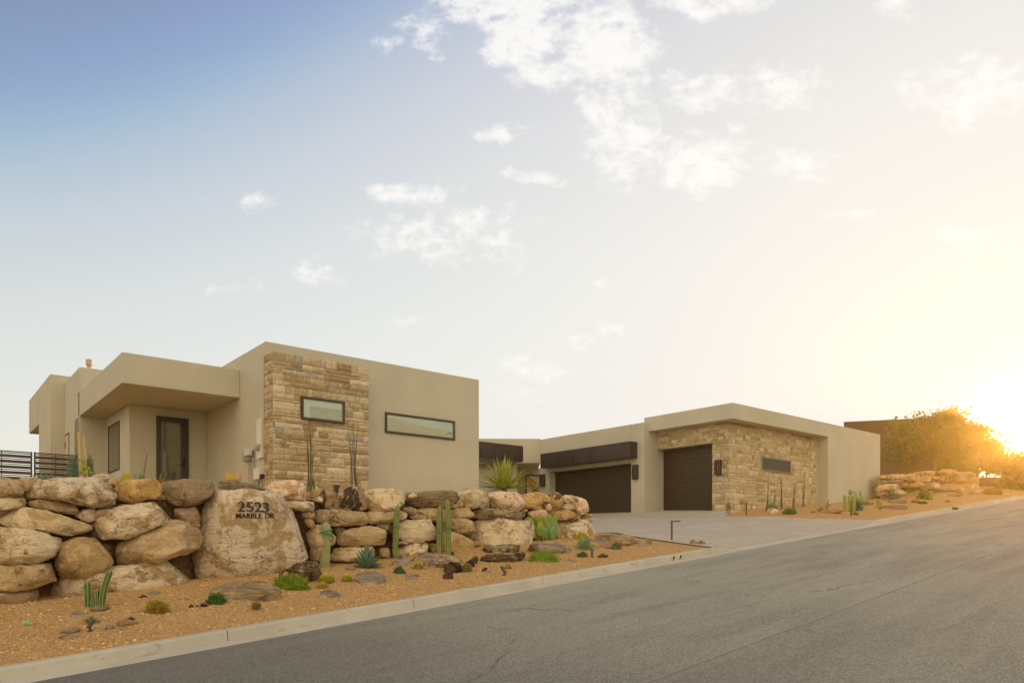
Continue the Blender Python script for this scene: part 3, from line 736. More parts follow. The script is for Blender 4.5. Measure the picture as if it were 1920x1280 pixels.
# stone walls with the tall door opening
z_l=6.06; bo=1.396; da=1.10
gw((sa+.035,a_st,.585,bo-.03,Z0,zf-.004),(sa+.035,da,bo-.03,bR,z_l+.03,zf-.005),name='stone_backing',mat='mortar',bev=0)
gw((da+.02,a_st+1,bo-.02,bR+.2,Z0,zf-.006))
wn=(ha(1428.25,.55,F0),ha(1482,.55,F0)); wz0=gz(881,wn[0],.55); wz1=gz(856,wn[0],.55)
G2=lambda a,b:(a+OG[0],b+OG[1])
PG=[(.70,.60,.41),(.64,.53,.34),(.76,.66,.47),(.56,.45,.27),(.48,.37,.21),(.66,.57,.41),(.84,.75,.57)]
cladding('stone_cladding',house,[(G2(sa,.57),(1,0),(0,-1),a_st-sa,Z0,zf-.004,[(wn[0]-sa+.02,wn[1]-sa-.02,wz0+.02,wz1-.02)]),
   (G2(sa+.02,.55),(0,1),(-1,0),bR-.55,Z0,zf-.004,[(bo-.55,bR-.55+.01,Z0-1,z_l)])],PG,[5,4,4,3,2,3,3],seed=5,hs=(.12,.15,.18,.21),wmul=.72)
q=MB(); x0,y0=G2(sa,bo); q.box(x0+.01,x0+da-sa+.05,y0-.02,y0+bR-bo+.02,z_l-.0,z_l+.03); q.build('door_lintel',M['stucco'],house)
window(wn[0],wn[1],.55,wz0,wz1,'glass_side',off=OG,fw=.05,fd=.035,frm='frame_tan') if M.setdefault('frame_tan',simple('weathered frame',(.24,.20,.12),.5)) else None
def gdoor(ax,y0,y1,z0,z1,nb,name='garage_door'):
    q=MB(); X=ax+OG[0]; n=nb
    for i in range(n):
        a=z0+(z1-z0)*i/n; b=z0+(z1-z0)*(i+1)/n
        q.add([(X-.0,y0+OG[1],a+.008),(X-.0,y1+OG[1],a+.008),(X-.0,y1+OG[1],b-.008),(X-.0,y0+OG[1],b-.008)],[(0,1,2,3)])
        q.add([(X-.0,y0+OG[1],b-.008),(X-.0,y1+OG[1],b-.008),(X+.006,y1+OG[1],b),(X+.006,y0+OG[1],b)],[(0,1,2,3)])
        q.add([(X+.006,y0+OG[1],a),(X+.006,y1+OG[1],a),(X-.0,y1+OG[1],a+.008),(X-.0,y0+OG[1],a+.008)],[(0,1,2,3)])
    o=q.build(name,M['gdoor'],house); return o
gd=gdoor(da-.02,bo-.03,bR+.01,fb-.03,z_l+.02,17); tag(gd,'tall narrow dark ribbed garage door')
q=MB(); q.box(*[da+OG[0]-.10,da+OG[0]-.02],bo+OG[1]-.02,bR+OG[1],z_l-.05,z_l+.01); q.build('door_seal',M['bronze'],gd)
# return wall and double garage
aD=-.33; bE=hb(1012.5,aD,F0); ob1=hb(1183,aD,F0); ob2=hb(1029.5,aD,F0); zo=gz(867,aD,ob1); zd=7.24
gw((aD,da+.6,bR,ob1,Z0,zd)); gw((aD,aD+.75,ob2,bE,Z0,zd-.001)); gw((aD,aD+.75,ob1+.0005,ob2-.0005,zo,zd-.0015),bev=0)
gw((aD+.76,6,ob1-.5,bE,Z0,zd-.3)); gw((aD+.4,2.5,ob1,bE-.001,zd-.35,zd-.002))
gd2=gdoor(aD+.45,ob1-.02,ob2+.02,fb-.02,zo+.02,22); tag(gd2,'wide dark ribbed double garage door')
q=MB(); x0,y0=G2(aD,0); q.box(x0+.40,x0+.45,ob1+OG[1],ob2+OG[1],zo-.05,zo); q.build('door_seal',M['bronze'],gd2)
# metal clad awning over the double door
def awning(a0,b0,b1,z0,z1,p,n,axis='y'):
    q=MB(); s=MB(); x0=a0+OG[0]
    for i in range(n):
        y0=b0+(b1-b0)*i/n+.006+OG[1]; y1=b0+(b1-b0)*(i+1)/n-.006+OG[1]
        q.box(x0-p,x0-p+.02,y0,y1,z0+.02,z1-.10)
    s.box(x0-p+.012,x0,b0+OG[1],b1+OG[1],z0,z1-.02); s.box(x0-p-.004,x0,b0+OG[1]-.006,b1+OG[1]+.006,z1-.085,z1)
    s.box(x0-p-.003,x0-p+.011,b0+OG[1],b1+OG[1],z0-.004,z0+.018)
    o=s.build('metal_awning',M['awning'],house,bevel=.003); q.build('metal_panel',M['awning'],o,bevel=.003); return o
ab0=hb(1195,aD,F0); ab1=hb(1013.25,aD-.5,F0)
awning(aD,ab0,ab1,gz(857,aD-.5,ab0),gz(826.5,aD-.5,ab0),.5,5)
# wall lamps: upright bronze frames with a slot of light behind
def wlamp(plane,b0,b1,z0,z1):
    q=MB(); x=plane+OG[0]; y0,y1=b0+OG[1],b1+OG[1]; w_=y1-y0; d=.14
    iz0,iz1=z0+.20*(z1-z0)+.06,z1-.2*(z1-z0); iy0,iy1=y0+.33*w_,y1-.33*w_
    q.box(x-d,x-.0,y0,iy0,z0,z1); q.box(x-d,x,iy1,y1,z0,z1); q.box(x-d+.001,x,iy0,iy1,z0+.001,iz0); q.box(x-d+.001,x,iy0,iy1,iz1,z1-.001)
    o=q.build('wall_lamp',M['bronze'],house,bevel=.004)
    q=MB(); q.box(x-.05,x-.01,iy0,iy1,iz0,iz1); q.build('lamp_glass',simple('frosted lamp glass',(.40,.33,.20),.3),o)
b_,c_=hb(1353.8,sa,F0),hb(1343,sa,F0); wlamp(sa-.02,b_,c_,gz(889.5,sa,b_),gz(861,sa,b_))
b_,c_=hb(1197.5,aD,F0),hb(1188,aD,F0); wlamp(aD,b_,c_,gz(897.5,aD,b_),gz(870.5,aD,b_))
b_,c_=hb(1022.5,aD,F0),hb(1015,aD,F0); wlamp(aD,b_,c_,gz(911.5,aD,b_),gz(888.5,aD,b_))
# entry link between the two wings
def WL(u,Y): return Vector(((u-960)/FPX*Y,Y,0))
def toH(x,y): dx,dy=x-C0[0],y-C0[1]; return (dx*rv[0]+dy*rv[1],dx*lv[0]+dy*lv[1])
def wallpoly(p,q_,th,z0,z1,name='wall',mat='stucco'):
    a=Vector(toH(*p)); b=Vector(toH(*q_)); d=(b-a).normalized(); n=Vector((-d.y,d.x))
    if n.dot(Vector((0,1)))+n.dot(Vector((1,0)))<0: n=-n
    vs=[a,b,b+n*th,a+n*th]; m=MB(); m.add([(v.x,v.y,z) for z in (z0,z1) for v in vs],[(0,1,2,3),(4,5,6,7),(0,1,5,4),(1,2,6,5),(2,3,7,6),(3,0,4,7)]); return m.build(name,M[mat],house,bevel=.01 if mat=='stucco' else 0)
zl1=CZ+(HZ-822)/FPX*38.9; zl0=CZ+(HZ-867.8)/FPX*38.9
wl((2,7.1,8.001,19,Z0,6.9))
wallpoly((-13.2,38.9),(WL(1013,38.9).x,38.9),3.2,zl0,zl1,'link_fascia')
wallpoly((-13.0,39.4),(WL(970,39.4).x,39.4),2.5,Z0,zl0-.002)
wallpoly((WL(969,41.4).x,41.4),(WL(1040,41.4).x,41.4),.5,Z0,zl0-.003)
pe=Vector((WL(981,36.6).x,36.6)); c_=3.6; ps=pe-Vector(rv)*c_
o=wallpoly(tuple(ps),tuple(pe),1.6,CZ+(HZ-865.5)/FPX*36.6,CZ+(HZ-836)/FPX*36.6,'metal_awning','awning')
q=MB(); A_=toH(*ps); 
for i in range(4): q.box(A_[0]+c_*i/4+.01,A_[0]+c_*(i+1)/4-.01,A_[1]-.012,A_[1]+.01,CZ+(HZ-864.7)/FPX*36.6,CZ+(HZ-838.5)/FPX*36.6)
q.build('metal_panel',M['awning'],o,bevel=.003)
# window in the recess, its yellow and brown reflections modelled as coloured pieces
wy=41.4; x0,x1=WL(986,wy).x,WL(1016,wy).x; z0_,z1_=CZ+(HZ-930)/FPX*wy,CZ+(HZ-890)/FPX*wy
_p=toH(0,0)
q=MB(); q.box(x0,x0+.06,wy-.06,wy+.05,z0_,z1_); q.box(x0+.06,x1,wy-.06,wy+.05,z1_-.07,z1_); wr=q.build('window',M['bronze'],house,loc=(_p[0],_p[1],0),rz=-HRZ)
q=MB(); q.box(x0+.06,x1,wy-.03,wy-.02,z0_,z1_-.07); q.build('window_glass',simple('bright reflecting glass',(.42,.46,.30),.2,spec=.8),wr)
q=MB(); q.add([(x0+.08,wy-.034,z1_-.12),(x0+.55,wy-.034,z1_-.35),(x0+.52,wy-.034,z0_+.25),(x0+.10,wy-.034,z0_+.5)],[(0,1,2,3)]); q.build('yellow_reflection',simple('yellow reflection',(.75,.42,.03),.4),wr)
q=MB()
for (u0,v0,u1,v1) in ((.10,.05,.60,.42),(.12,.35,.5,.62),(.25,1.02,.75,.60),(.35,.72,.75,.95)):
    q.tube([(x0+u0,wy-.045,z1_-.07-v0),(x0+u1,wy-.045,z1_-.07-v1)],.022,6)
q.build('rail_reflection',simple('red brown reflection',(.16,.05,.03),.5),wr)
# ------------------------------------------------------------------ slatted metal railing at the left
def railing(u0,u1,label):
    b=hb(143.75,aL-.02); a0=ha(u0,b); a1=ha(u1,b); zt_=hz(853,ha(143.75,b),b)
    x,y=Hxy(a0,b); r=empty('metal_fence',(x,y,PAD),HRZ,label,'fence','slatted metal fence panels at the left'); Lg=a1-a0; z1=zt_-PAD
    for p in (0,Lg-.045): 
        q=MB(); q.box(p,p+.045,-.02,.025,-.1,z1+.01); q.build('post',M['bronze'],r,bevel=.003)
    q=MB(); q.box(.045,Lg-.045,-.005,.035,z1-.035,z1); q.build('top_rail',M['bronze'],r)
    q=MB(); z=.06; k=0
    while z<z1-.08:
        h=.095 if k%2==0 else .03; q.box(.045,Lg-.045,.003,.018,z,z+h); z+=h+.026; k+=1
    q.build('slats',M['bronze'],r)
    n=max(1,int(Lg/1.0))
    for i in range(1,n+1): q=MB(); xx=Lg*i/(n+1); q.box(xx-.012,xx+.012,-.008,.002,.03,z1-.035); q.build('upright',M['bronze'],r)
railing(-120,60.5,'dark bronze slatted fence panel at the far left, running off the picture')
railing(63.5,143.75,'dark bronze slatted fence panel whose right end meets the house wall')
q=None
# ------------------------------------------------------------------ rocks: outline + depth + chiselled facets + noise
_ico={}
def ico(sub):
    if sub not in _ico:
        bm=bmesh.new(); bmesh.ops.create_icosphere(bm,subdivisions=sub,radius=1)
        _ico[sub]=(np.array([v.co[:] for v in bm.verts]),[tuple(v.index for v in f.verts) for f in bm.faces]); bm.free()
    return _ico[sub]
def rock_mesh(name,poly,D,seed,mat,sub=4,strata=0.,rough=1.,chis=7,flat=False,square=.38):
    """poly: outline (k,2) about its centre in metres; local x right, y away, z up; D half depth"""
    rnd=random.Random(seed); dirs,fs=ico(sub); poly=np.array(poly); n=len(poly)
    TA=np.linspace(-math.pi,math.pi,361); R=np.zeros(361)
    a=poly; b=np.roll(poly,-1,0)
    for i,t in enumerate(TA):
        d=np.array([math.cos(t),math.sin(t)]); e=b-a; den=d[0]*e[:,1]-d[1]*e[:,0]; den[np.abs(den)<1e-9]=1e-9
        r=(a[:,0]*e[:,1]-a[:,1]*e[:,0])/den; q=(a[:,0]*d[1]-a[:,1]*d[0])/den
        ok=(r>0)&(q>=-1e-6)&(q<=1+1e-6); R[i]=r[ok].max() if ok.any() else 0.01
    R[-1]=R[0]
    jit=np.array([noise.noise(Vector((math.cos(t)*2.6,math.sin(t)*2.6,seed*.37)))*.055+noise.noise(Vector((math.cos(t)*7,math.sin(t)*7,seed*.71)))*.03 for t in TA]); R=R*(1+jit)
    k=np.array([.5,2,5,2,.5]);k/=k.sum(); Rp=np.concatenate([R[-4:-1],R,R[1:4]]); R=np.convolve(Rp,k,'same')[3:-3]
    th=np.arctan2(dirs[:,2],dirs[:,0]); rho=np.sqrt(dirs[:,0]**2+dirs[:,2]**2); rr=np.interp(th,TA,R)*np.power(rho,square)
    P=np.stack([rr*np.cos(th),D*np.sign(dirs[:,1])*np.abs(dirs[:,1])**.75,rr*np.sin(th)],1)
    size=float(np.sqrt(abs(np.sum(a[:,0]*b[:,1]-b[:,0]*a[:,1]))/2))
    for i in range(chis):
        nv=np.array([rnd.gauss(0,.7),-rnd.uniform(.35,1.) if i<chis-1 else rnd.uniform(-.5,1),rnd.gauss(.1,.6)]); nv/=np.linalg.norm(nv)
        pr=P@nv; d=pr.max()*rnd.uniform(.60 if i<4 else .72,.86); ex=np.maximum(0,pr-d); P-=np.outer(ex*.98,nv)
    for i in range(chis*3):                    # small chips
        nv=np.array([rnd.gauss(0,.8),-rnd.uniform(.1,1.),rnd.gauss(.05,.7)]); nv/=np.linalg.norm(nv)
        pr=P@nv; d=pr.max()*rnd.uniform(.86,.965); ex=np.maximum(0,pr-d); P-=np.outer(ex*.96,nv)
    off=Vector((rnd.uniform(0,90),rnd.uniform(0,90),rnd.uniform(0,90))); out=P.copy()
    nr=P/np.maximum(1e-6,np.linalg.norm(P,axis=1))[:,None]
    for i in range(len(P)):
        p=Vector(P[i])
        q=.042*size*rough*noise.noise(p*(1.6/size)+off)+.030*size*rough*noise.noise(p*(4.2/size)+off)-.030*size*rough*abs(noise.noise(p*(3.1/size)-off))
        w=p*(2.2/size)+off; c=noise.voronoi(w,distance_metric='DISTANCE',exponent=2.5)[0]; q+=.040*size*rough*(min(.35,c[1]-c[0])-.25)
        w=p*(5.5/size)-off; c=noise.voronoi(w,distance_metric='DISTANCE',exponent=2.5)[0]; q+=.020*size*rough*(min(.3,c[1]-c[0])-.2)
        q+=.018*rough*noise.noise(p*9+off)+.010*rough*noise.noise(p*24+off)
        if strata:
            z=p.z+.03*noise.noise(p*3+off); q+=strata*.05*(noise.noise(Vector((p.x*.6,p.y*.6,z*14))+off))
        out[i]=P[i]+nr[i]*q
    me=bpy.data.meshes.new(name); me.from_pydata(out.tolist(),[],fs); me.materials.append(M[mat])
    me.polygons.foreach_set('use_smooth',[not flat]*len(fs))
    o=bpy.data.objects.new(name,me); COL.objects.link(o); return o
ZN={'A':(0,870,4.571),'B':(340,870,4.571),'C':(700,870,4.571),'D':(0,1020,4.923),'E':(880,720,4.0),'F':(860,940,4.571),'R':(1540,740,5.053),'S':(1620,860,6.4),'G':(1180,720,4.0)}
def px(z,pts): u0,v0,k=ZN[z]; return [(u0+x/k,v0+y/k) for x,y in pts]
ROCKN=[0]
WALLT=-13.15
def wallrock(z,pts,mat,label,bulge=None,dt=0.,chis=7,sub=None,rough=1.,base=0.,group='boulders stacked in the retaining wall',cat='boulder',wt=None,strata=0.):
    ROCKN[0]+=1; pp=px(z,pts); cu=sum(p[0] for p in pp)/len(pp); cv=sum(p[1] for p in pp)/len(pp)
    t0=WALLT if wt is None else wt
    p=tplane(cu,cv,t0); s,_=st(p.x,p.y); zg=bed(s,-12.7); t=t0-.20*max(0,p.z-zg-.3)+dt
    W=[]
    for (u,v) in pp:
        q=tplane(u,v,t); s,_=st(q.x,q.y); W.append((s,q.z))
    W=np.array(W); c=W.mean(0)*.5+.5*(W.max(0)+W.min(0))/2; poly=(W-c)
    wd,hg=np.ptp(W[:,0]),np.ptp(W[:,1]); m=min(wd,hg)
    D=min(bulge or 9,.5) if bulge else max(.10,min(.46,.30*m+.18*max(wd,hg)*.5+.03))
    poly*=(1.085 if wt is None else 1.0)
    size=max(wd,hg)
    o=rock_mesh('boulder' if size>.28 else 'stone',poly,D,ROCKN[0]*7+1,mat,sub or (5 if size>.9 else 4 if size>.3 else 3),strata,rough,chis)
    x,y=xy(c[0],t); o.location=(x,y,c[1]); o.rotation_euler=(0,0,A)
    tag(o,label,cat if size>.28 else 'stone',group if size>.28 else 'small stones wedged between the wall boulders'); return o
W=wallrock
# far left part
W('A',[(-90,110),(60,108),(180,120),(215,200),(205,270),(60,285),(-90,280)],'rock_tan','orange tan boulder at the left end of the top row, cut by the picture edge')
W('A',[(205,150),(240,140),(280,170),(245,235),(200,225)],'rock_tan','small upright tan stone between the leftmost top boulder and the long white streaked one',dt=.05)
W('A',[(308,120),(357,122),(352,152),(306,150)],'rock_tan','tiny square tan stone just in front of the blue green agave by the fence',dt=-.25)
W('A',[(165,113),(312,108),(310,160),(185,165)],'rock_tan','flat tan stone set back under the agave by the fence',dt=-.5)
W('A',[(228,262),(232,215),(310,170),(440,130),(560,122),(680,110),(800,118),(900,130),(945,190),(974,250),(972,330),(930,378),(860,380),(700,355),(620,335),(560,312),(400,300),(270,290)],'rock_sign','largest boulder of the top row, long and tapering left, with white mineral streaks',bulge=.5)
W('A',[(770,110),(820,88),(875,80),(960,105),(985,135),(900,150),(790,140)],'rock_cream','pale yellow rock peeping over the white streaked boulder in front of the entry',dt=-.5)
W('A',[(925,130),(1070,135),(1035,200),(985,243),(950,225)],'rock_rust','tan wedge rock between the white streaked boulder and the black flecked one',dt=-.22)
W('A',[(985,270),(990,210),(1020,170),(1080,145),(1200,140),(1330,125),(1370,140),(1420,180),(1430,250),(1380,290),(1250,310),(1100,318),(1010,305)],'rock_rust','yellow brown boulder with black flecks on the top row, left of the grey brown block')
W('A',[(1385,150),(1425,145),(1435,230),(1400,260)],'rock_tan','thin dark stone slotted between the flecked boulder and the grey brown block',dt=-.3)
W('A',[(1415,160),(1440,138),(1600,140),(1720,135),(1850,150),(1885,190),(1890,220),(1830,290),(1780,340),(1650,360),(1520,357),(1460,310),(1435,240)],'rock_grey','grey brown block like boulder at upper left of the house number rock')
W('A',[(-90,282),(80,285),(200,290),(230,330),(230,375),(80,388),(0,390),(-90,398)],'rock_cream','flat pale boulder in the second row at the left edge of the picture')
W('A',[(230,310),(330,305),(500,312),(590,330),(672,370),(677,405),(640,432),(500,412),(360,392),(240,368)],'rock_tan','flat tan slab lying under the long white streaked boulder')
W('A',[(-90,392),(40,392),(50,425),(-20,440),(-90,440)],'rock_grey','dark flat stone at the left edge above the longest slanting boulder',dt=-.1)
W('A',[(-60,430),(60,385),(180,378),(330,395),(480,435),(620,470),(720,500),(787,525),(792,550),(740,622),(700,630),(520,602),(330,562),(150,547),(40,512),(-60,482)],'rock_cream','long pale boulder slanting down to the right at the far left')
W('A',[(640,440),(700,400),(760,375),(808,375),(825,455),(770,500),(700,480)],'rock_cream','small pale pointed block left of the flat topped boulder, under the white streaked one',dt=.02)
W('A',[(825,420),(870,400),(960,385),(1060,355),(1180,345),(1330,335),(1440,340),(1500,370),(1522,440),(1515,480),(1420,500),(1300,540),(1180,600),(1080,637),(930,634),(830,628),(820,560),(835,480)],'rock_sign','big tan boulder with brown patches in the middle of the left wall part',bulge=.5)
W('A',[(960,365),(1090,330),(1300,318),(1440,330),(1400,350),(1100,375)],'rock_tan','strip of loose brown rubble on top of the brown patched boulder',dt=-.15,rough=2)
W('A',[(1510,375),(1600,365),(1690,370),(1740,410),(1740,490),(1690,537),(1620,547),(1560,505),(1525,460)],'rock_grey','rounded brown boulder wedged left of the house number rock')
W('A',[(-110,548),(100,550),(250,560),(380,600),(500,640),(567,670),(540,730),(440,790),(330,832),(150,858),(-110,862)],'rock_cream','very pale rounded boulder with yellow stains at the left edge, third row',bulge=.55)
W('A',[(500,820),(510,740),(560,680),(640,630),(740,628),(820,640),(870,720),(940,800),(947,835),(880,900),(780,960),(680,992),(600,1000),(540,955),(503,890)],'rock_tan','plain egg shaped tan boulder standing at centre of the left wall part',bulge=.5,dt=.1)
W('A',[(950,730),(1000,680),(1130,640),(1280,580),(1400,520),(1490,495),(1590,515),(1700,570),(1732,640),(1700,710),(1600,767),(1480,782),(1350,832),(1250,887),(1130,907),(1030,890),(960,830)],'rock_tan','big smooth tan boulder rising to the right, just left of the house number rock',bulge=.55,dt=.08)
W('A',[(860,660),(960,700),(960,740),(900,760),(870,720)],'rock_grey','dark stone deep in the gap above the smooth rising boulder',dt=-.35)
W('A',[(-110,870),(100,875),(300,860),(480,840),(505,900),(507,970),(400,1022),(250,1062),(100,1082),(-110,1072)],'rock_tan','wide tan boulder with a sharp front edge in the fourth row at the left edge',bulge=.55)
W('A',[(-110,1100),(150,1090),(300,1070),(352,1080),(357,1160),(330,1212),(200,1242),(0,1272),(-110,1282)],'rock_grey','dark brown boulder at the foot of the wall in the lower left corner',dt=.15)
W('A',[(862,900),(1000,880),(1005,915),(900,930)],'rock_tan','small flat stone above the long base boulder and behind the green cereus cactus',dt=-.1)
W('A',[(395,1090),(480,1010),(600,960),(750,930),(980,890),(1200,850),(1400,810),(1560,780),(1650,830),(1712,900),(1722,980),(1600,1060),(1350,1120),(1100,1150),(700,1170),(500,1190),(410,1170)],'rock_sign','long low base boulder half sunk in the gravel behind the green cereus cactus',dt=-.06)
# number rock and round it
SIGN=W('B',[(155,800),(185,620),(195,440),(260,330),(340,240),(450,228),(640,240),(740,250),(850,300),(950,370),(1040,450),(1092,560),(1122,700),(1152,830),(1060,860),(950,925),(700,965),(480,990),(300,985),(200,950)],'rock_sign','huge mottled boulder carrying the house number',bulge=.5,chis=3,rough=.45)
W('B',[(325,170),(370,140),(470,140),(560,165),(700,185),(742,210),(720,237),(560,237),(380,220),(330,200)],'slate','thin layered brown slab lying on top of the house number rock',dt=-.15)
W('B',[(740,195),(790,155),(880,140),(1000,150),(1080,170),(1112,215),(1115,280),(1060,307),(900,302),(800,275),(750,230)],'rock_pink','rounded cream pink boulder at upper right of the house number rock')
W('B',[(1105,262),(1150,215),(1205,203),(1210,235),(1160,282),(1120,294)],'rock_tan','small slanting stone between the cream pink boulder and the black blotched one')
W('B',[(1135,290),(1180,265),(1215,280),(1210,325),(1150,320)],'rock_pink','small pale round stone below the slanting stone, left of the black blotched boulder')
W('B',[(1203,230),(1230,185),(1330,190),(1480,190),(1560,220),(1600,300),(1602,360),(1530,397),(1380,400),(1250,377),(1213,310)],'rock_dark','black blotched boulder on the top row below the stone cladding')
W('B',[(1540,200),(1590,195),(1605,220),(1590,255),(1560,240)],'rock_tan','small round tan stone on the right shoulder of the black blotched boulder',dt=-.2)
W('B',[(848,325),(900,313),(1050,316),(1200,330),(1237,380),(1150,400),(1000,392),(900,357)],'rock_cream','flat cream slab with a pointed left end, upper right of the house number rock',dt=.08)
W('B',[(1040,415),(1100,408),(1155,420),(1150,467),(1060,462)],'rock_tan','small flat tan block under the pointed cream slab',dt=.02)
W('B',[(1070,465),(1130,470),(1152,520),(1112,553),(1075,520)],'rock_tan','small rounded stone under the flat tan block at the right edge of the number rock')
W('B',[(1150,430),(1180,390),(1300,385),(1450,405),(1600,415),(1630,450),(1620,490),(1560,522),(1400,527),(1250,532),(1165,490)],'rock_tan','long tan boulder under the black blotched one')
W('B',[(1110,590),(1160,530),(1250,518),(1320,590),(1325,640),(1280,692),(1225,720),(1215,820),(1150,830),(1130,700)],'rock_tan','tall narrow boulder behind the barrel shaped cactus with the green ties',dt=-.05)
W('B',[(1300,545),(1430,535),(1400,585),(1320,600)],'rock_grey','small dark rock above the wide arched boulder',dt=-.2)
W('B',[(1318,650),(1370,600),(1500,550),(1620,530),(1720,560),(1800,610),(1822,650),(1780,682),(1650,692),(1480,697),(1350,692)],'rock_tan','wide arched tan boulder above the blue agave',dt=.06)
W('B',[(1270,770),(1330,720),(1480,700),(1680,700),(1717,760),(1700,815),(1560,825),(1290,840)],'rock_cream','low pale base boulder behind the blue agave')
W('B',[(1675,525),(1730,505),(1790,500),(1792,540),(1740,572)],'rock_tan','small angular stone right of the wide arched boulder',dt=-.05)
W('B',[(1700,720),(1760,718),(1790,780),(1792,815),(1720,810)],'rock_tan','small rounded stone at the wall foot between blue agave and single column cactus')
# right half
W('C',[(-45,225),(-20,213),(100,210),(200,215),(265,210),(300,270),(302,360),(200,377),(120,397),(0,402),(-35,397)],'rock_cream','square cream boulder on the top row under the left part of the long window')
W('C',[(285,235),(330,240),(345,262),(305,275)],'rock_tan','small tan stone on the right shoulder of the square cream boulder',dt=-.25)
W('C',[(312,262),(340,243),(372,252),(370,287),(320,292)],'rock_cream','small pale round stone lying on the long dark topped boulder',dt=.18)
W('C',[(303,290),(330,250),(450,233),(600,228),(720,238),(760,255),(740,300),(680,347),(560,378),(420,367),(303,347)],'slate','long brown boulder with a dark sloping top on the top row under the long window',chis=5)
W('C',[(655,350),(690,333),(725,350),(727,376),(668,378)],'rock_tan','small round stone under the right end of the long dark topped boulder')
W('C',[(698,330),(745,308),(772,367),(730,372)],'rock_tan','small wedge stone left of the whitest boulder of the top row')
W('C',[(745,230),(850,218),(1000,235),(1024,270),(1027,360),(980,380),(870,374),(790,372),(760,310)],'rock_cream','whitish square boulder on the top row below the right corner of the front block')
W('C',[(1022,290),(1042,300),(1046,380),(1022,372)],'rock_tan','sliver of stone between the whitish square boulder and the pink one',dt=-.1)
W('C',[(1013,250),(1060,240),(1250,240),(1290,260),(1312,340),(1290,382),(1200,397),(1080,392),(1038,350)],'rock_pink','pink boulder on the top row below the spiky yucca')
W('C',[(1293,255),(1400,248),(1505,250),(1512,300),(1482,382),(1400,387),(1318,372),(1306,310)],'rock_rust','brown boulder with olive black flecks right of the pink one')
W('C',[(1500,255),(1560,246),(1642,290),(1622,340),(1560,392),(1520,387)],'rock_rust','smooth orange boulder on the top row right of the flecked brown one',dt=.02)
W('C',[(1480,340),(1505,325),(1527,392),(1490,397)],'rock_pink','small pale upright stone under the joint of flecked brown and orange boulders',dt=.12)
W('C',[(1618,330),(1650,305),(1687,310),(1680,332),(1640,348)],'rock_rust','small orange stone on the slanting tan stone near the right end of the wall')
W('C',[(1573,378),(1640,343),(1700,340),(1742,390),(1600,392)],'rock_tan','slanting tan stone near the right end of the wall, under the small orange one')
W('C',[(1640,270),(1730,266),(1795,310),(1842,370),(1854,420),(1740,427),(1700,390),(1690,330)],'rock_pink','smooth sloping boulder that ends the top row at the right',dt=-.15)
W('C',[(-80,420),(0,408),(180,400),(240,400),(300,430),(312,445),(200,482),(60,507),(-20,507),(-80,490)],'rock_tan','long tan boulder of the second row behind the top of the single column cactus')
W('C',[(248,375),(330,363),(340,400),(290,417)],'rock_tan','small triangular stone under the left end of the dark topped boulder')
W('C',[(303,430),(350,368),(385,380),(380,430),(330,447)],'rock_tan','small stone with pointed top in the second row, third row stones below it',dt=-.05)
W('C',[(318,450),(380,430),(440,433),(480,465),(440,480),(350,472)],'rock_grey','small flat rounded stone in the second row left of the twin column cacti',dt=.1)
W('C',[(383,370),(500,373),(560,388),(640,392),(640,495),(480,492),(440,440),(388,430)],'rock_tan','tan boulder of the second row behind the tops of the twin column cacti',dt=-.03)
W('C',[(660,385),(800,373),(862,420),(867,450),(800,462),(660,455)],'rock_tan','tan block of the second row just right of the twin column cacti')
W('C',[(838,385),(900,376),(1050,388),(1200,403),(1330,418),(1352,460),(1250,477),(1080,472),(950,467),(868,457),(862,420)],'slate','longest flat beam like boulder of the second row under the pink one',chis=4)
W('C',[(1268,395),(1310,378),(1337,400),(1290,410)],'rock_tan','small stone between the pink boulder and the beam like one')
W('C',[(1338,412),(1400,393),(1470,390),(1502,420),(1502,457),(1420,477),(1350,460)],'rock_pink','pale pink block at the right end of the beam like boulder')
W('C',[(1498,410),(1560,393),(1742,390),(1742,450),(1680,467),(1610,482),(1530,472)],'rock_rust','orange block of the second row behind the top of the prickly pear',dt=.02)
W('C',[(1780,430),(1867,425),(1870,460),(1800,463)],'rock_tan','upper flat stone of the little stack at the right end of the wall',dt=-.3)
W('C',[(1768,460),(1872,468),(1870,497),(1790,495)],'rock_tan','lowest flat stone of the little stack at the right end of the wall',dt=-.25)
W('C',[(1698,462),(1760,455),(1777,480),(1720,492)],'rock_rust','small orange stone left of the little stack at the right end of the wall',dt=-.05)
W('C',[(30,515),(100,500),(147,500),(142,555),(80,572)],'rock_tan','small block of the third row directly left of the single column cactus')
W('C',[(110,560),(150,500),(190,490),(215,560),(215,620),(150,600)],'rock_grey','shaded stone directly behind the single column cactus',dt=-.15)
W('C',[(200,510),(230,480),(400,473),(500,488),(550,520),(547,620),(480,642),(360,657),(290,662),(222,622)],'rock_cream','large cream boulder of the third row left of the twin column cacti',bulge=.42,dt=.06)
W('C',[(663,465),(760,456),(880,498),(912,530),(902,570),(820,597),(720,582),(663,547)],'rock_tan','tan boulder of the third row just right of the twin column cacti',dt=.05)
W('C',[(545,500),(610,500),(630,590),(600,640),(550,640)],'rock_grey','shaded stone in the gap between the twin column cacti',dt=-.2)
W('C',[(223,660),(300,658),(302,686),(225,690)],'slate_grey','thin flat stone under the large cream boulder of the third row',dt=.15)
W('C',[(205,745),(300,690),(400,665),(460,688),(512,760),(490,800),(230,805)],'rock_sign','arched base boulder left of the twin column cacti')
W('C',[(470,680),(532,678),(540,755),(500,750)],'rock_tan','small stone at the wall foot left of the twin column cacti',dt=-.1)
W('C',[(598,600),(690,578),(780,648),(892,720),(902,775),(760,785),(640,790),(600,720)],'rock_tan','triangular base boulder right of the twin column cacti',bulge=.4)
W('C',[(780,600),(900,600),(907,655),(830,662)],'rock_grey','dark stone in the gap above the triangular base boulder',dt=-.15)
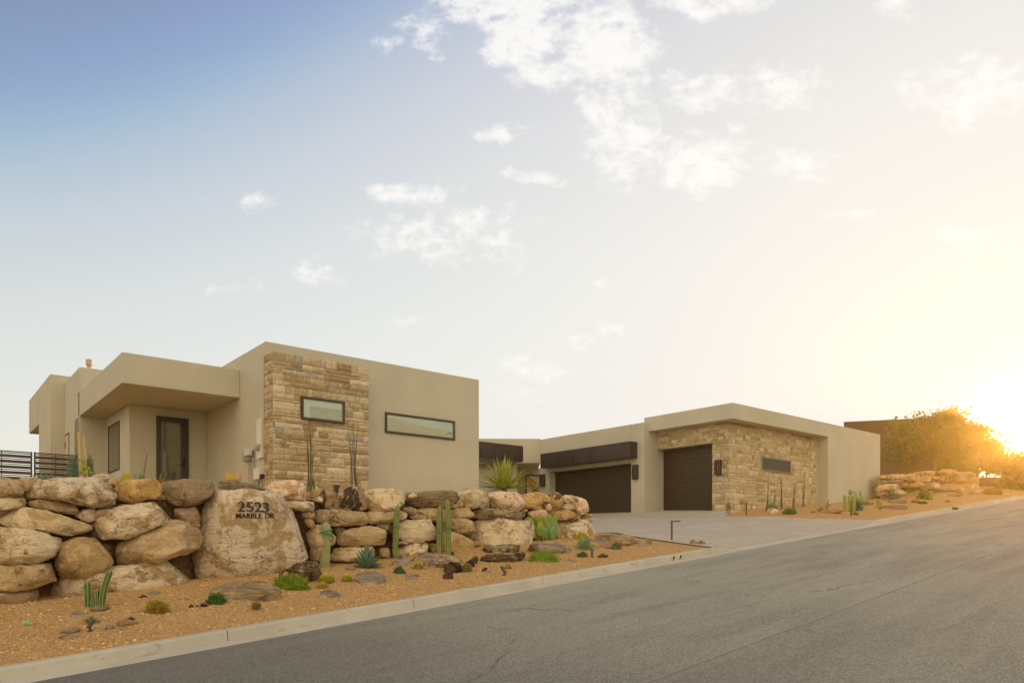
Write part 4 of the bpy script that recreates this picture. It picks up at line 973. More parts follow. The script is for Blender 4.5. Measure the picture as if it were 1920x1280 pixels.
W('C',[(830,655),(912,660),(915,700),(870,700)],'rock_tan','small stone at the right shoulder of the triangular base boulder',dt=-.05)
W('C',[(900,620),(912,500),(960,468),(1050,463),(1150,483),(1350,490),(1402,600),(1382,680),(1200,715),(950,715),(905,680)],'rock_cream','massive pale base boulder behind the small prickly pear and stakes',bulge=.5,chis=5)
W('C',[(1540,640),(1560,530),(1600,490),(1700,488),(1850,498),(1925,508),(1992,560),(1920,610),(1850,650),(1700,670),(1600,680)],'rock_sign','low sloping base boulder at the right end of the wall behind the yellow bush',dt=-.1)
W('C',[(1608,660),(1730,640),(1742,710),(1620,725)],'rock_pink','pinkish low rock under the yellow bush at the right end of the wall',dt=.35)
W('C',[(1400,590),(1570,500),(1560,640),(1400,670)],'rock_tan','shaded base boulder hidden behind the prickly pear with green ties',dt=-.12)
# boulders hidden from the street that hold the driveway side of the terrace
def rnd_poly(w_,h_,rnd): return [(w_*math.cos(a)*(1+rnd.uniform(-.12,.12)),h_*math.sin(a)*(1+rnd.uniform(-.12,.12))) for a in [i*math.pi/5 for i in range(10)]]
# ------------------------------------------------------------------ rocks lying on the gravel
FLATW=('slab','flat','sheet','flake','sliver','thin','ledge')
def bedrock(z,pts,mat,label,D=None,strata=0.,sink=.04,cat='rock',name='landscape_rock',rough=1.,chis=6,f=bedn,group=None,lift=0.,flat=True):
    ROCKN[0]+=1; pp=px(z,pts); us=[p[0] for p in pp]; vs=[p[1] for p in pp]; cu=sum(us)/len(us)
    foot=hit((max(us)+min(us))/2,max(vs)-(max(vs)-min(vs))*.18,f); Y=foot.y+lift
    if D is None or D>.25:
        if any(w_ in label for w_ in FLATW) and 'block' not in label.split(' ')[:3] and not lift>.11:
            return slab(pp,foot,mat,label,strata,cat,name,rough,chis,group)
    Wd=np.array([ray(u,v,Y)[:] for u,v in pp])[:,[0,2]]; c=(Wd.max(0)+Wd.min(0))/2
    wd,hg=np.ptp(Wd[:,0]),np.ptp(Wd[:,1]); D=D or .42*wd*.8
    D=min(D,.8)
    poly=Wd-c; poly[:,1]=np.where(poly[:,1]<0,poly[:,1]*1.15,poly[:,1])
    if flat: # a low slab seen from slightly above: thin in height, deep in plan
        pass
    o=rock_mesh(name if wd>.25 else 'stone',poly,D,ROCKN[0]*11+3,mat,4 if wd>.35 else 3,strata,rough,chis)
    o.location=(c[0],Y+D*.35,c[1]); tag(o,label,cat if wd>.25 else 'stone',group); return o
def slab(pp,foot,mat,label,strata,cat,name,rough,chis,group):
    th=rad(62); sl_=math.cos(th)/math.sin(th); W=[]; y0=foot.y; z0=foot.z
    for (u,v) in pp:
        m_=(HZ-v)/FPX; Y=(z0-CZ-sl_*y0)/(m_-sl_); p=ray(u,v,Y); W.append((p.x,(p.y-y0)/math.sin(th),p.y,p.z))
    W=np.array(W); wd=np.ptp(W[:,0]); hg=np.ptp(W[:,1]); c=(W.max(0)+W.min(0))/2
    poly=W[:,:2]-c[:2]; D=max(.035,min(.12,.16*min(wd,hg*1.5)))
    o=rock_mesh(name if wd>.25 else 'stone',poly,D,ROCKN[0]*11+3,mat,5 if wd>.9 else 4 if wd>.35 else 3,strata,rough*.8,max(3,chis-2),square=.34)
    o.rotation_euler=(-th,0,0); o.location=(c[0],c[2]+D*.5*math.cos(th),c[3]-D*.35*math.sin(th)); tag(o,label,cat if wd>.25 else 'stone',group); return o
Bk=bedrock
Bk('B',[(62,1160),(180,1055),(260,1012),(380,1005),(600,1010),(770,1010),(862,1090),(852,1182),(700,1187),(400,1182),(200,1167)],'slate','long flat layered slab with a small dark green moss mound before it',D=.35,strata=1,chis=4)
Bk('B',[(585,1040),(640,1018),(740,1008),(702,1042),(610,1060)],'slate_grey','little grey flat stone lying on the long layered slab',strata=.5,lift=.1)
Bk('B',[(878,905),(900,880),(1000,848),(1130,823),(1180,900),(1192,960),(1150,1052),(1040,1042),(930,1000),(885,950)],'slate_dark','tilted block with brown and grey layers behind the bright green ground cover',D=.28,chis=9)
Bk('B',[(1433,990),(1560,930),(1700,903),(1812,940),(1740,1012),(1650,1047),(1480,1052)],'slate_grey','flat grey tan slab right of the golden barrel cacti',D=.3,strata=.5)
Bk('B',[(1138,1140),(1210,1088),(1310,1088),(1377,1120),(1300,1152),(1150,1157)],'slate_grey','grey flat rock on the gravel below the golden barrel cacti',strata=.6)
Bk('B',[(1378,910),(1440,868),(1492,890),(1445,917)],'slate_grey','small grey rock left of the blue agave')
Bk('B',[(45,1222),(70,1198),(112,1202),(118,1225),(70,1238)],'rock_lava','small white flecked dark stone in front of the long layered slab, leftmost of three')
Bk('B',[(125,1215),(140,1205),(152,1222),(135,1227)],'rock_lava','tiny dark stone between two larger ones in front of the long layered slab')
Bk('B',[(152,1205),(175,1190),(232,1212),(225,1228),(170,1228)],'rock_lava','dark purple brown stone just below the dark green moss mound')
Bk('A',[(1163,1145),(1230,1113),(1272,1130),(1212,1157)],'rock_lava','flat dark brown stone left of its blue grey twin above the rusty green bush')
Bk('A',[(1248,1102),(1300,1078),(1402,1085),(1362,1117),(1282,1132)],'slate_grey','blue grey flat stone on the gravel above the rusty green bush')
Bk('A',[(1490,1160),(1520,1148),(1620,1150),(1645,1160),(1560,1170)],'slate_grey','low grey sliver of stone left of the long layered slab')
Bk('D',[(783,605),(800,590),(860,563),(990,570),(1003,590),(930,627),(800,622)],'slate','layered tan stone at the foot of the green cereus cactus',strata=1)
Bk('D',[(608,632),(680,620),(792,628),(765,660),(640,657)],'slate_grey','thin white topped flat stone left of the small aloe',strata=.4)
Bk('D',[(513,835),(560,778),(702,768),(717,802),(600,835)],'slate_grey','grey brown low rock at left of the spotlight under the small aloe')
Bk('D',[(500,857),(620,833),(762,828),(690,857),(620,888)],'rock_grey','dark thin pointed rock in front of the grey brown low rock')
Bk('D',[(958,782),(1010,733),(1052,770),(1000,798)],'slate_grey','small grey stone at left of the dark rock cluster')
Bk('D',[(1038,725),(1150,693),(1283,740),(1262,762),(1100,757)],'rock_grey','broad dark brown rock in the cluster right of the spotlight')
Bk('D',[(1163,692),(1200,668),(1247,702),(1180,707)],'rock_lava','small dark stone topping the dark rock cluster')
Bk('D',[(1053,777),(1150,758),(1212,785),(1122,799)],'slate','flat rusty rock in front of the dark rock cluster')
Bk('D',[(1328,735),(1400,723),(1412,742)],'slate_grey','tiny flat grey stone alone right of the dark rock cluster')
Bk('C',[(257,782),(280,772),(500,770),(720,778),(787,820),(760,840),(600,860),(400,830),(300,815)],'slate','wide flat tan slab in front of the twin column cacti',D=.35,strata=.6,chis=4)
Bk('C',[(143,852),(168,815),(300,813),(322,850),(242,882)],'slate_grey','small slab at the left end of the wide flat tan slab',strata=.5)
Bk('C',[(400,840),(470,800),(620,815),(640,860),(560,892),(470,892)],'slate','front block under the wide flat tan slab with dark top',strata=.4)
Bk('C',[(318,830),(330,803),(395,812),(400,832)],'rock_lava','little black stone on the small slab, above the small aloe by the wide slab')
Bk('C',[(597,935),(605,870),(660,828),(742,835),(762,900),(752,947),(680,952)],'rock_lava','largest dark volcanic boulder near the kerb, with pale flecks')
Bk('C',[(587,960),(640,912),(682,930),(687,982),(610,998)],'rock_lava','small dark volcanic stone in front of the largest dark volcanic boulder')
Bk('C',[(778,832),(857,808),(877,885),(830,892),(790,870)],'rock_lava','squarish dark volcanic stone right of the dry grey tuft')
Bk('C',[(918,912),(945,880),(982,890),(957,927)],'rock_lava','small dark round stone between the volcanic stones and the layered dark rock')
Bk('C',[(950,932),(1032,905),(1012,937),(975,940)],'slate_grey','small flat tan stone lying right against the small dark round stone')
Bk('C',[(243,957),(320,935),(402,940),(407,965),(280,970)],'slate_grey','upper of two thin stacked slabs below the small dark green mound',strata=.4)
Bk('C',[(243,980),(330,970),(417,985),(332,999),(270,993)],'slate_grey','lower of two thin stacked slabs below the small dark green mound',strata=.4)
Bk('C',[(898,725),(1050,698),(1180,680),(1302,715),(1292,742),(1240,775),(920,790)],'slate_dark','upper half of the big split lichen covered layered rock',D=.3,strata=1,lift=.12,chis=3)
Bk('C',[(903,775),(1100,768),(1332,735),(1327,790),(1200,842),(1100,852),(980,832),(915,820)],'slate_dark','lower half of the big split lichen covered layered rock',D=.32,strata=1,chis=3)
Bk('C',[(1298,700),(1380,670),(1600,680),(1700,710),(1722,760),(1600,792),(1500,770),(1330,745)],'slate_grey','grey layered slab behind the bright green moss cushion',D=.35,strata=1,chis=4,lift=.15)
Bk('C',[(1398,650),(1500,653),(1612,670),(1580,686),(1480,680)],'slate','thin tan sheet of stone under the prickly pear with green ties',strata=.6)
Bk('C',[(1648,825),(1700,813),(1752,828),(1690,837)],'slate_grey','thin pale flake of stone right of the bright green moss cushion')
Bk('E',[(910,1155),(940,1130),(1100,1123),(1230,1140),(1332,1178),(1343,1193),(1270,1218),(1150,1217),(930,1182)],'slate','long pointed tan boulder lying near the driveway edge',D=.4,strata=.7,chis=5)
Bk('E',[(793,1165),(900,1170),(1080,1200),(1157,1215),(1120,1237),(960,1232),(808,1217)],'rock_grey','dark flat ledge of rock behind the pale blue green succulent',D=.3)
Bk('F',[(1183,467),(1230,446),(1292,460),(1282,482),(1200,487)],'rock_lava','oval dark smooth stone near the kerb right of a spotlight')
Bk('E',[(1653,1185),(1680,1160),(1752,1205),(1700,1213),(1660,1200)],'rock_grey','left one of two small brown stones at the kerb beside the driveway corner')
Bk('E',[(1713,1182),(1745,1167),(1787,1202),(1750,1210)],'rock_grey','right one of two small brown stones at the kerb beside the driveway corner')
Bk('E',[(1240,1218),(1330,1198),(1342,1206),(1290,1222)],'slate_grey','thin grey flake under the pointed end of the long tan boulder')
Bk('B',[(1255,855),(1270,805),(1310,812),(1330,835),(1300,855)],'rock_lava','small blackish stone at the foot of the barrel shaped cactus with green ties')
# far side of the driveway
Bk('G',[(1403,968),(1440,945),(1520,935),(1570,942),(1650,930),(1650,942),(1560,962),(1450,972)],'rock_grey','long low brown rock before the corner of the stone clad garage wall',D=.4)
Bk('G',[(1352,965),(1370,950),(1400,950),(1400,965)],'rock_grey','small brown stone left of the yellow agave by the garage corner')
Bk('R',[(578,1030),(640,1000),(720,985),(840,1000),(870,1022),(720,1032)],'rock_grey','upper long brown rock right of the round green cactus on the far garden bank',D=.5)
Bk('R',[(480,1072),(640,1040),(790,1040),(870,1055),(860,1075),(780,1088),(560,1082)],'rock_grey','lower long brown rock on the far garden bank above the spotlight',D=.5)
Bk('R',[(440,1000),(420,1040),(500,1050),(490,1010)],'slate_grey','grey rounded rock beside the prickly pear on the far garden bank')
Bk('R',[(1200,950),(1250,920),(1330,935),(1325,962),(1230,970)],'rock_grey','brown rock behind the small round cactus at right on the far garden bank')
Bk('R',[(1010,925),(1090,920),(1060,960)],'rock_grey','dark pointed rock right of the dense green bush on the far garden bank')
Bk('R',[(1430,920),(1470,895),(1560,898),(1562,950),(1450,952)],'rock_tan','squarish tan boulder near the far dark wall')
Bk('R',[(1720,945),(1740,925),(1800,930),(1800,955)],'rock_pink','small pale pink block near the sunlit hedge')
Bk('R',[(480,985),(550,978),(560,988),(500,992)],'rock_rust','thin rust coloured flat stone against the foot of the garage end wall')
Bk('R',[(1000,905),(1010,895),(1090,893),(1085,908)],'slate_grey','small dark flat stone atop the gravel mound on the far garden bank')
# neighbour's boulder wall
def N_(pts,mat,label,dt=0.):
    mat={'rock_cream':'rock_tan','rock_pink':'rock_rust'}.get(mat,mat)
    return wallrock('R',pts,mat,label,dt=dt,group="boulders of the neighbour's retaining wall",wt=-13.3)
N_([(540,790),(560,765),(620,758),(640,790),(600,805)],'rock_pink',"round pale rock at the top left of the neighbour's boulder wall, against the garage end")
N_([(610,765),(700,752),(780,752),(785,790),(760,808),(620,805)],'rock_cream',"flat cream boulder on the top row of the neighbour's wall, nearest our garage")
N_([(770,770),(790,752),(860,748),(895,770),(895,828),(820,826),(775,795)],'rock_pink',"pinkish boulder left of the two dark stakes in the neighbour's wall")
N_([(890,760),(900,735),(1040,715),(1060,730),(1010,770),(930,775)],'rock_rust',"rust coloured flat boulder at the rising part of the neighbour's wall")
N_([(540,810),(610,800),(612,842),(540,845)],'rock_grey',"dark block in the second row of the neighbour's wall against the garage end",dt=-.1)
N_([(615,815),(700,805),(790,808),(780,840),(680,845),(620,835)],'rock_grey',"flat shaded slab in the second row of the neighbour's wall")
N_([(540,845),(660,842),(750,850),(755,895),(650,910),(540,905)],'rock_tan',"broad tan boulder in the third row of the neighbour's wall, nearest our garage")
N_([(755,845),(800,828),(800,862),(765,865)],'rock_tan',"small stone in the middle row of the neighbour's wall above the column cactus")
N_([(785,838),(900,828),(970,835),(980,870),(880,885),(790,870)],'rock_tan',"tan boulder in the neighbour's wall behind the olive bush")
N_([(540,915),(600,915),(600,955),(540,958)],'rock_grey',"dark foot boulder of the neighbour's wall against the garage end")
N_([(597,960),(610,915),(700,900),(790,915),(800,945),(700,965)],'rock_tan',"wide foot boulder of the neighbour's wall behind the paired column cactus")
N_([(625,950),(680,920),(800,920),(800,955)],'rock_cream',"low pale foot boulder of the neighbour's wall right of the paired column cactus",dt=.3)
N_([(900,775),(1005,770),(1005,830),(930,832)],'rock_tan',"tan block under the rust flat boulder of the neighbour's wall")
N_([(1008,745),(1060,722),(1200,710),(1320,715),(1310,765),(1150,770),(1030,768)],'rock_pink',"longest top boulder of the neighbour's wall, sunlit pink")
N_([(1310,735),(1400,725),(1450,770),(1350,775)],'rock_cream',"top boulder ending the neighbour's wall at right")
N_([(1005,775),(1200,768),(1235,800),(1200,825),(1010,828)],'rock_pink',"pink block of the second row of the neighbour's wall behind the spiky yucca")
N_([(1225,775),(1350,770),(1372,800),(1340,828),(1240,825)],'rock_tan',"tan block of the second row right of the spiky yucca in the neighbour's wall")
N_([(1345,800),(1400,772),(1450,785),(1475,830),(1430,845),(1350,832)],'rock_tan',"sloping end boulder of the second row in the neighbour's wall")
N_([(980,835),(1080,830),(1100,890),(980,895)],'rock_tan',"boulder of the neighbour's wall behind the grey green agaves")
N_([(1240,835),(1320,830),(1330,920),(1240,920)],'rock_pink',"upright pinkish foot boulder right of the spiky yucca in the neighbour's wall")
N_([(1325,840),(1400,845),(1478,845),(1478,930),(1400,945),(1325,945)],'rock_tan',"big foot boulder at the right end of the neighbour's wall")
N_([(1080,850),(1240,835),(1240,910),(1090,915)],'rock_tan',"foot boulder hidden behind the spiky yucca in the neighbour's wall",dt=-.1)
# ------------------------------------------------------------------ house number on the big rock
def m_plain(name,col,r=.6,metal=0): return simple(name,col,r,metal,.05)
def house_number():
    bpy.context.view_layer.update()
    mw=SIGN.matrix_world; me=SIGN.data; vs=[mw@v.co for v in me.vertices]; bv=BVHTree.FromPolygons(vs,[tuple(p.vertices) for p in me.polygons])
    mt=m_plain('weathered bronze letters',(.040,.036,.030),.5,.3)
    pc=px('B',[(620,390)])[0]; p=tplane(pc[0],pc[1],-12.4); cs,_=st(p.x,p.y)
    r=empty('house_number',(p.x,p.y,p.z),A,'dark bronze house number 2523 MARBLE DR fixed on the huge mottled boulder','house number')
    Pn=Vector((sA,-cA,0)); D3=Vector((cA,sA,0))
    def surf(u,v):
        q=tplane(u,v,-12.0); h=bv.ray_cast(q,(-Pn)); return q,h
    def dist(u,v):
        o_=Vector((0,0,CZ)); d_=(ray(u,v,10)-o_).normalized(); h=bv.ray_cast(o_,d_)
        return st(h[0].x,h[0].y)[1] if h[0] is not None else -99
    uu=[px('B',[(x,390)])[0][0] for x in (480,800)]
    def letter(ch,u0,u1,v0,v1,name,thick,weight):
        d=max(dist(a_,b_) for a_ in (u0,(u0+u1)/2,u1) for b_ in (v0,(v0+v1)/2,v1))
        tt=d+.014
        a=tplane(u0,v1,tt); b=tplane(u1,v1,tt); c=tplane(u0,v0,tt); Wd=(b-a).dot(D3); Hd=c.z-a.z
        cu=bpy.data.curves.new(name,'FONT'); cu.body=ch; cu.size=1; cu.extrude=0; cu.offset=weight
        ob=bpy.data.objects.new('tmp',cu); COL.objects.link(ob); bpy.context.view_layer.update()
        m=bpy.data.meshes.new_from_object(ob.evaluated_get(bpy.context.evaluated_depsgraph_get())); bpy.data.objects.remove(ob); bpy.data.curves.remove(cu)
        co=np.array([v.co[:] for v in m.vertices]); mn=co.min(0); mx=co.max(0); sx=Wd/(mx[0]-mn[0]); sz=Hd/(mx[1]-mn[1])
        bm=bmesh.new(); bm.from_mesh(m); bmesh.ops.remove_doubles(bm,verts=bm.verts,dist=1e-5)
        for v in bm.verts: v.co=Vector(((v.co.x-mn[0])*sx,0,(v.co.y-mn[1])*sz))
        g=bmesh.ops.extrude_face_region(bm,geom=list(bm.faces)); 
        for v in [x for x in g['geom'] if isinstance(x,bmesh.types.BMVert)]: v.co.y+=thick
        bmesh.ops.recalc_face_normals(bm,faces=bm.faces); nm=bpy.data.meshes.new(name); bm.to_mesh(nm); bm.free(); nm.materials.append(mt)
        o=bpy.data.objects.new(name,nm); COL.objects.link(o); o.parent=r
        w0=Vector((a.x,a.y,a.z)); l=w0-Vector((p.x,p.y,p.z)); o.location=(l.dot(D3),l.dot(-Pn),l.z)
    for ch,u0,u1,v0,v1 in (('2',488,548,318,402),('5',562,622,320,404),('2',630,692,322,406),('3',697,752,325,410)):
        (a,b),(c,d)=px('B',[(u0,v0),(u1,v1)]); letter(ch,a,c,b,d,'numeral',.028,.0)
    x=470; v=(418,460)
    for ch,wd in (('M',44),('A',43),('R',33),('B',33),('L',27),('E',31),(' ',20),('D',38),('R',36)):
        if ch!=' ':
            (a,b),(c,d)=px('B',[(x,v[0]+(x-470)*.006),(x+wd-2,v[1]+(x-470)*.006)]); letter(ch,a,c,b,d,'letter',.022,.004)
        x+=wd+3.2
house_number()
# ------------------------------------------------------------------ plants
def m_leaf(name,c1,c2,rough=.55,trans=.0,scale=9,edge=None):
    m,nt,b=newmat(name); g=NB(nt); o=g.obj(); n=g.noise(o,scale,4,.6); n2=g.noise(o,60,3,.6)
    at=g.n('ShaderNodeAttribute',attribute_name='Col'); 
    c=g.mix(g.mr(n,.3,.7),c1,c2); c=g.mix(g.mr(n2,.5,.8,0,.25),c,tuple(q*.6 for q in c1))
    g.set(b.inputs['Base Color'],c); b.inputs['Roughness'].default_value=rough; b.inputs['Specular IOR Level'].default_value=.35
    if trans:
        tr=g.n('ShaderNodeBsdfTranslucent',{'Color':g.mix(.5,c,(.75,.62,.08))}); mx=g.n('ShaderNodeMixShader',{0:trans}); nt.links.new(b.outputs[0],mx.inputs[1]); nt.links.new(tr.outputs[0],mx.inputs[2]); nt.links.new(mx.outputs[0],nt.nodes['Material Output'].inputs['Surface'])
    return m
M['cactus']=m_leaf('cactus green',(.20,.25,.06),(.12,.18,.04)); M['cactus_dark']=m_leaf('blue green cactus',(.065,.125,.04),(.12,.19,.045)); M['cactus_pale']=m_leaf('pale ribbed cactus',(.36,.38,.18),(.26,.29,.12))
M['rib']=m_leaf('pale spine lines',(.48,.46,.22),(.38,.36,.15)); M['spine_y']=m_leaf('golden spines',(.80,.66,.08),(.62,.52,.06)); M['pad']=m_leaf('prickly pear pad',(.38,.42,.05),(.24,.31,.05),trans=.15); M['pad_b']=m_leaf('blue prickly pear pad',(.24,.33,.13),(.18,.27,.08))
M['agave']=m_leaf('blue agave',(.20,.28,.20),(.13,.21,.15)); M['aloe']=m_leaf('fresh green leaf',(.20,.32,.07),(.13,.24,.06),trans=.15); M['yucca']=m_leaf('yucca leaf',(.52,.56,.10),(.30,.38,.05),trans=.2); M['aloe_y']=m_leaf('yellow agave leaf',(.60,.55,.08),(.36,.40,.06),trans=.2)
M['moss']=m_leaf('dark green cushion',(.05,.12,.02),(.09,.17,.025)); M['cover']=m_leaf('bright green cover',(.30,.42,.03),(.16,.28,.025),trans=.2); M['sedum']=m_leaf('rusty sedum',(.38,.36,.03),(.36,.20,.04),scale=5,trans=.15); M['sedum_y']=m_leaf('yellow flowers',(.80,.62,.03),(.42,.42,.03),trans=.2); M['tuft']=m_leaf('dry grass',(.34,.27,.08),(.24,.20,.06),trans=.2); M['tuft_g']=m_leaf('grey herb',(.22,.24,.14),(.15,.17,.09)); M['succ']=m_leaf('pale succulent',(.42,.52,.28),(.24,.35,.18)); M['green_olive']=m_leaf('olive shrub',(.16,.17,.03),(.10,.12,.02),trans=.15)
M['cane']=m_leaf('ocotillo cane',(.21,.165,.11),(.10,.085,.06)); M['cane_g']=m_leaf('green ocotillo cane',(.12,.15,.045),(.16,.14,.08)); M['stake']=simple('weathered wooden stake',(.42,.33,.20),.8); M['stake_y']=simple('yellow bamboo stake',(.60,.42,.10),.7); M['tie']=simple('green garden tape',(.02,.34,.16),.45); M['tie_w']=simple('pale tie',(.6,.55,.42),.6); M['trunkm']=simple('fibrous trunk',(.22,.15,.08),.9,0,.3,14,.02,40)
def frame_at(p,sink=.03): return (p.x,p.y,p.z-sink)
def column(mb,base,h,r,n=8,bend=(0,0),top=None,dep=.17,seg=16,lines=None,narrow=.82):
    """ribbed column; lines collects pale spine lines along the ribs"""
    B=Vector(base); K=n*4; vs=[]; pts=[]
    for i in range(seg+1):
        f=i/seg; 
        if f>.86: q=(f-.86)/.14; rr=r*math.sqrt(max(0,1-q*q))*.98+.002
        else: rr=r*(narrow+(1-narrow)*min(1,f/.25))
        c=B+Vector((bend[0]*f*f,bend[1]*f*f,h*f)); pts.append((c,rr))
        for k in range(K):
            a=2*math.pi*k/K; rd=rr*(1-dep*(.5-.5*math.cos(n*a)))
            vs.append(c+Vector((math.cos(a),math.sin(a),0))*rd)
    fs=[(i*K+k,i*K+(k+1)%K,(i+1)*K+(k+1)%K,(i+1)*K+k) for i in range(seg) for k in range(K)]; fs.append(tuple(seg*K+k for k in range(K)))
    mb.add(vs,fs,0)
    if lines is not None:
        for j in range(n):
            a=2*math.pi*j/n
            lines.tube([c+Vector((math.cos(a),math.sin(a),0))*(rr*1.01) for c,rr in pts],max(.0045,r*.07),4)
def pxm(Y): return Y/FPX
def cactus(name,label,stems,mat='cactus',cat='cactus',ties=(),f=bedn,group=None,ribs=8,Y=None,linemat='rib',dep=.30,pull=0.):
    """stems: (u of base, v of base, u of top, v of top, width px)"""
    u0,v0=stems[0][0],max(s[1] for s in stems); p=hit(u0,v0,f) if Y is None else ray(u0,v0,Y); p=ray(u0,v0,p.y-pull) if pull else p; Yb=p.y
    r=empty(name,(p.x,p.y,p.z-.02),0,label,cat,group)
    for i,(ub,vb,ut,vt,wd) in enumerate(stems):
        b=ray(ub,vb,Yb)-p; h=(vb-vt)*pxm(Yb)+.05; b.z-=.4*pull; h+=.4*pull; rd=wd/2*pxm(Yb); bx=(ut-ub)*pxm(Yb)
        rr=random.Random(i*3+int(u0)); yo=.0 if i==0 else rr.uniform(-1,1)*rd*1.2
        q=MB(); ln=MB(); column(q,(b.x,yo,b.z-.03),h,rd,ribs,(bx,0),lines=ln,dep=dep); o=q.build('stem',M[mat],r,smooth=True)
        if linemat: ln.build('spine_lines',M[linemat],o)
    for (ut,vt,wd,tilt) in ties:
        c=ray(ut,vt,Yb)-p; R_=wd/2*pxm(Yb); q=MB(); n=20
        pts=[(c.x+R_*math.cos(2*math.pi*k/n),R_*math.sin(2*math.pi*k/n),c.z+.02+tilt*math.cos(2*math.pi*k/n)) for k in range(n+1)]
        q.tube(pts,.011,6,cap=False); q.build('tie',M['tie'],r)
    return r,p
def stake(ub,vb,ut,vt,label,wd=.012,mat='stake',f=bedn,Y=None,dy=0.,name='plant_stake',cat='stake',group=None):
    p=hit(ub,vb,f) if Y is None else ray(ub,vb,Y); t=ray(ut,vt,p.y)-p
    q=MB(); q.tube([(0,0,-.15),(t.x*.5,.0,t.z*.5),(t.x,dy,t.z)],[wd,wd*.97,wd*.9],8); o=q.build(name,M[mat],loc=(p.x,p.y,p.z)); tag(o,label,cat,group); return o
def leaf(mb,base,dirv,L,w,curl=.25,n=5,fold=.25,th=.0,up=Vector((0,0,1)),tip=.35,twist=0):
    d=Vector(dirv).normalized(); sd=d.cross(up)
    sd=sd.normalized() if sd.length>.05 else Vector((1,0,0)); nr=sd.cross(d).normalized(); B=Vector(base); vs=[]
    for i in range(n+1):
        f=i/n; c=B+d*(L*f)+Vector((0,0,-1))*(curl*L*f*f)*(1-abs(d.z))+nr*0
        ww=w*(.55+.45*min(1,f/tip))*(1-max(0,(f-tip)/(1-tip))**1.6) if f<1 else .0005
        vs+= [c-sd*ww+nr*fold*ww, c-nr*ww*.12, c+sd*ww+nr*fold*ww, c-nr*ww*(.35+th)]
    fs=[]
    for i in range(n):
        a=i*4
        fs+= [(a,a+1,a+5,a+4),(a+1,a+2,a+6,a+5),(a+2,a+3,a+7,a+6),(a+3,a,a+4,a+7)]
    mb.add(vs,fs)
def rosette(name,label,u,v,R,H,n,mat,wfrac=.10,cat='agave',f=bedn,Y=None,seed=1,lo=8,hi=82,curl=.15,group=None,trunk=None,fold=.35,toler=.12):
    """R,H in photo px"""
    p=hit(u,v,f) if Y is None else ray(u,v,Y); k=pxm(p.y); rnd=random.Random(seed+int(u)); q=MB(); L0=max(R,H)*k
    z0=(trunk or 0)*k
    for i in range(n):
        f_=i/(n-1); el=rad(lo+(hi-lo)*f_**.9+rnd.uniform(-5,5)); az=i*2.39996+rnd.uniform(-.2,.2)
        ce,se=math.cos(el),math.sin(el); L=1/max(1e-6,math.hypot(ce/(R*k),se/(H*k)))*rnd.uniform(1-toler,1+toler*.3)
        leaf(q,(ce*.03*math.cos(az),ce*.03*math.sin(az),z0+.01),(math.cos(az)*ce,math.sin(az)*ce,se),L,L0*wfrac*rnd.uniform(.85,1.1),curl*rnd.uniform(.5,1.3),6,fold)
    if trunk:
        r=empty(name,(p.x,p.y,p.z-.02),0,label,cat,group); q.build('leaves',M[mat],r,smooth=False)
        t=MB(); rr=[.5,.62,.68,.6,.45]; t.tube([(0,0,-.15)]+[(0,0,z0*i/4) for i in range(1,5)],[L0*.16*x for x in rr],14); t.build('trunk',M['trunkm'],r,smooth=True); return r
    o=q.build(name,M[mat],smooth=False,loc=(p.x,p.y,p.z-.02)); tag(o,label,cat,group); return o
def mound(name,label,u0,u1,v0,v1,mat,n=900,ls=.03,cat='ground cover',f=bedn,Y=None,seed=1,up=.5,mat2=None,group=None,depth=.8,thin=.22,core=True,lumps=5):
    p=hit((u0+u1)/2,v1-(v1-v0)*.12,f) if Y is None else ray((u0+u1)/2,v1-(v1-v0)*.1,Y); k=pxm(p.y); rx=(u1-u0)/2*k; rz=(v1-v0)*k*.95; ry=rx*depth; rnd=random.Random(seed*31+int(u0)); q=MB()
    off=Vector((rnd.uniform(0,50),rnd.uniform(0,50),0))
    for i in range(n):
        a=rnd.uniform(0,2*math.pi); el=math.asin(rnd.uniform(-.05,1)); d=Vector((math.cos(a)*math.cos(el),math.sin(a)*math.cos(el),math.sin(el)))
        lump=1+.30*noise.noise(d*2.1*lumps/5+off)+.16*noise.noise(d*6+off)
        rr=rnd.uniform(.72,1.)*lump
        c=Vector((d.x*rx,d.y*ry,max(0,d.z)*rz))*rr
        dr=(d*(1-up)+Vector((0,0,1))*up+Vector((rnd.gauss(0,.4),rnd.gauss(0,.4),rnd.gauss(0,.3)))).normalized()
        L=ls*rnd.uniform(.6,1.5); sd=dr.cross(Vector((rnd.gauss(0,1),rnd.gauss(0,1),rnd.gauss(0,1)))).normalized()*L*thin
        q.add([c-sd,c+sd,c+dr*L+sd*.3,c+dr*L-sd*.3],[(0,1,2,3)],1 if mat2 and rnd.random()<.35 and d.z>.2 else 0)
    if core:
        dirs,fs=ico(3); vs=[]
        for d in dirs:
            dv=Vector(d); lump=(1+.30*noise.noise(dv*2.1*lumps/5+off)+.16*noise.noise(dv*6+off))*.80
            vs.append((d[0]*rx*lump,d[1]*ry*lump,max(-.05,d[2]*rz*lump)))
        q.add(vs,fs,0)
    o=q.build(name,[M[mat]]+([M[mat2]] if mat2 else []),loc=(p.x,p.y+ry*.5,p.z-.01)); tag(o,label,cat,group); return o
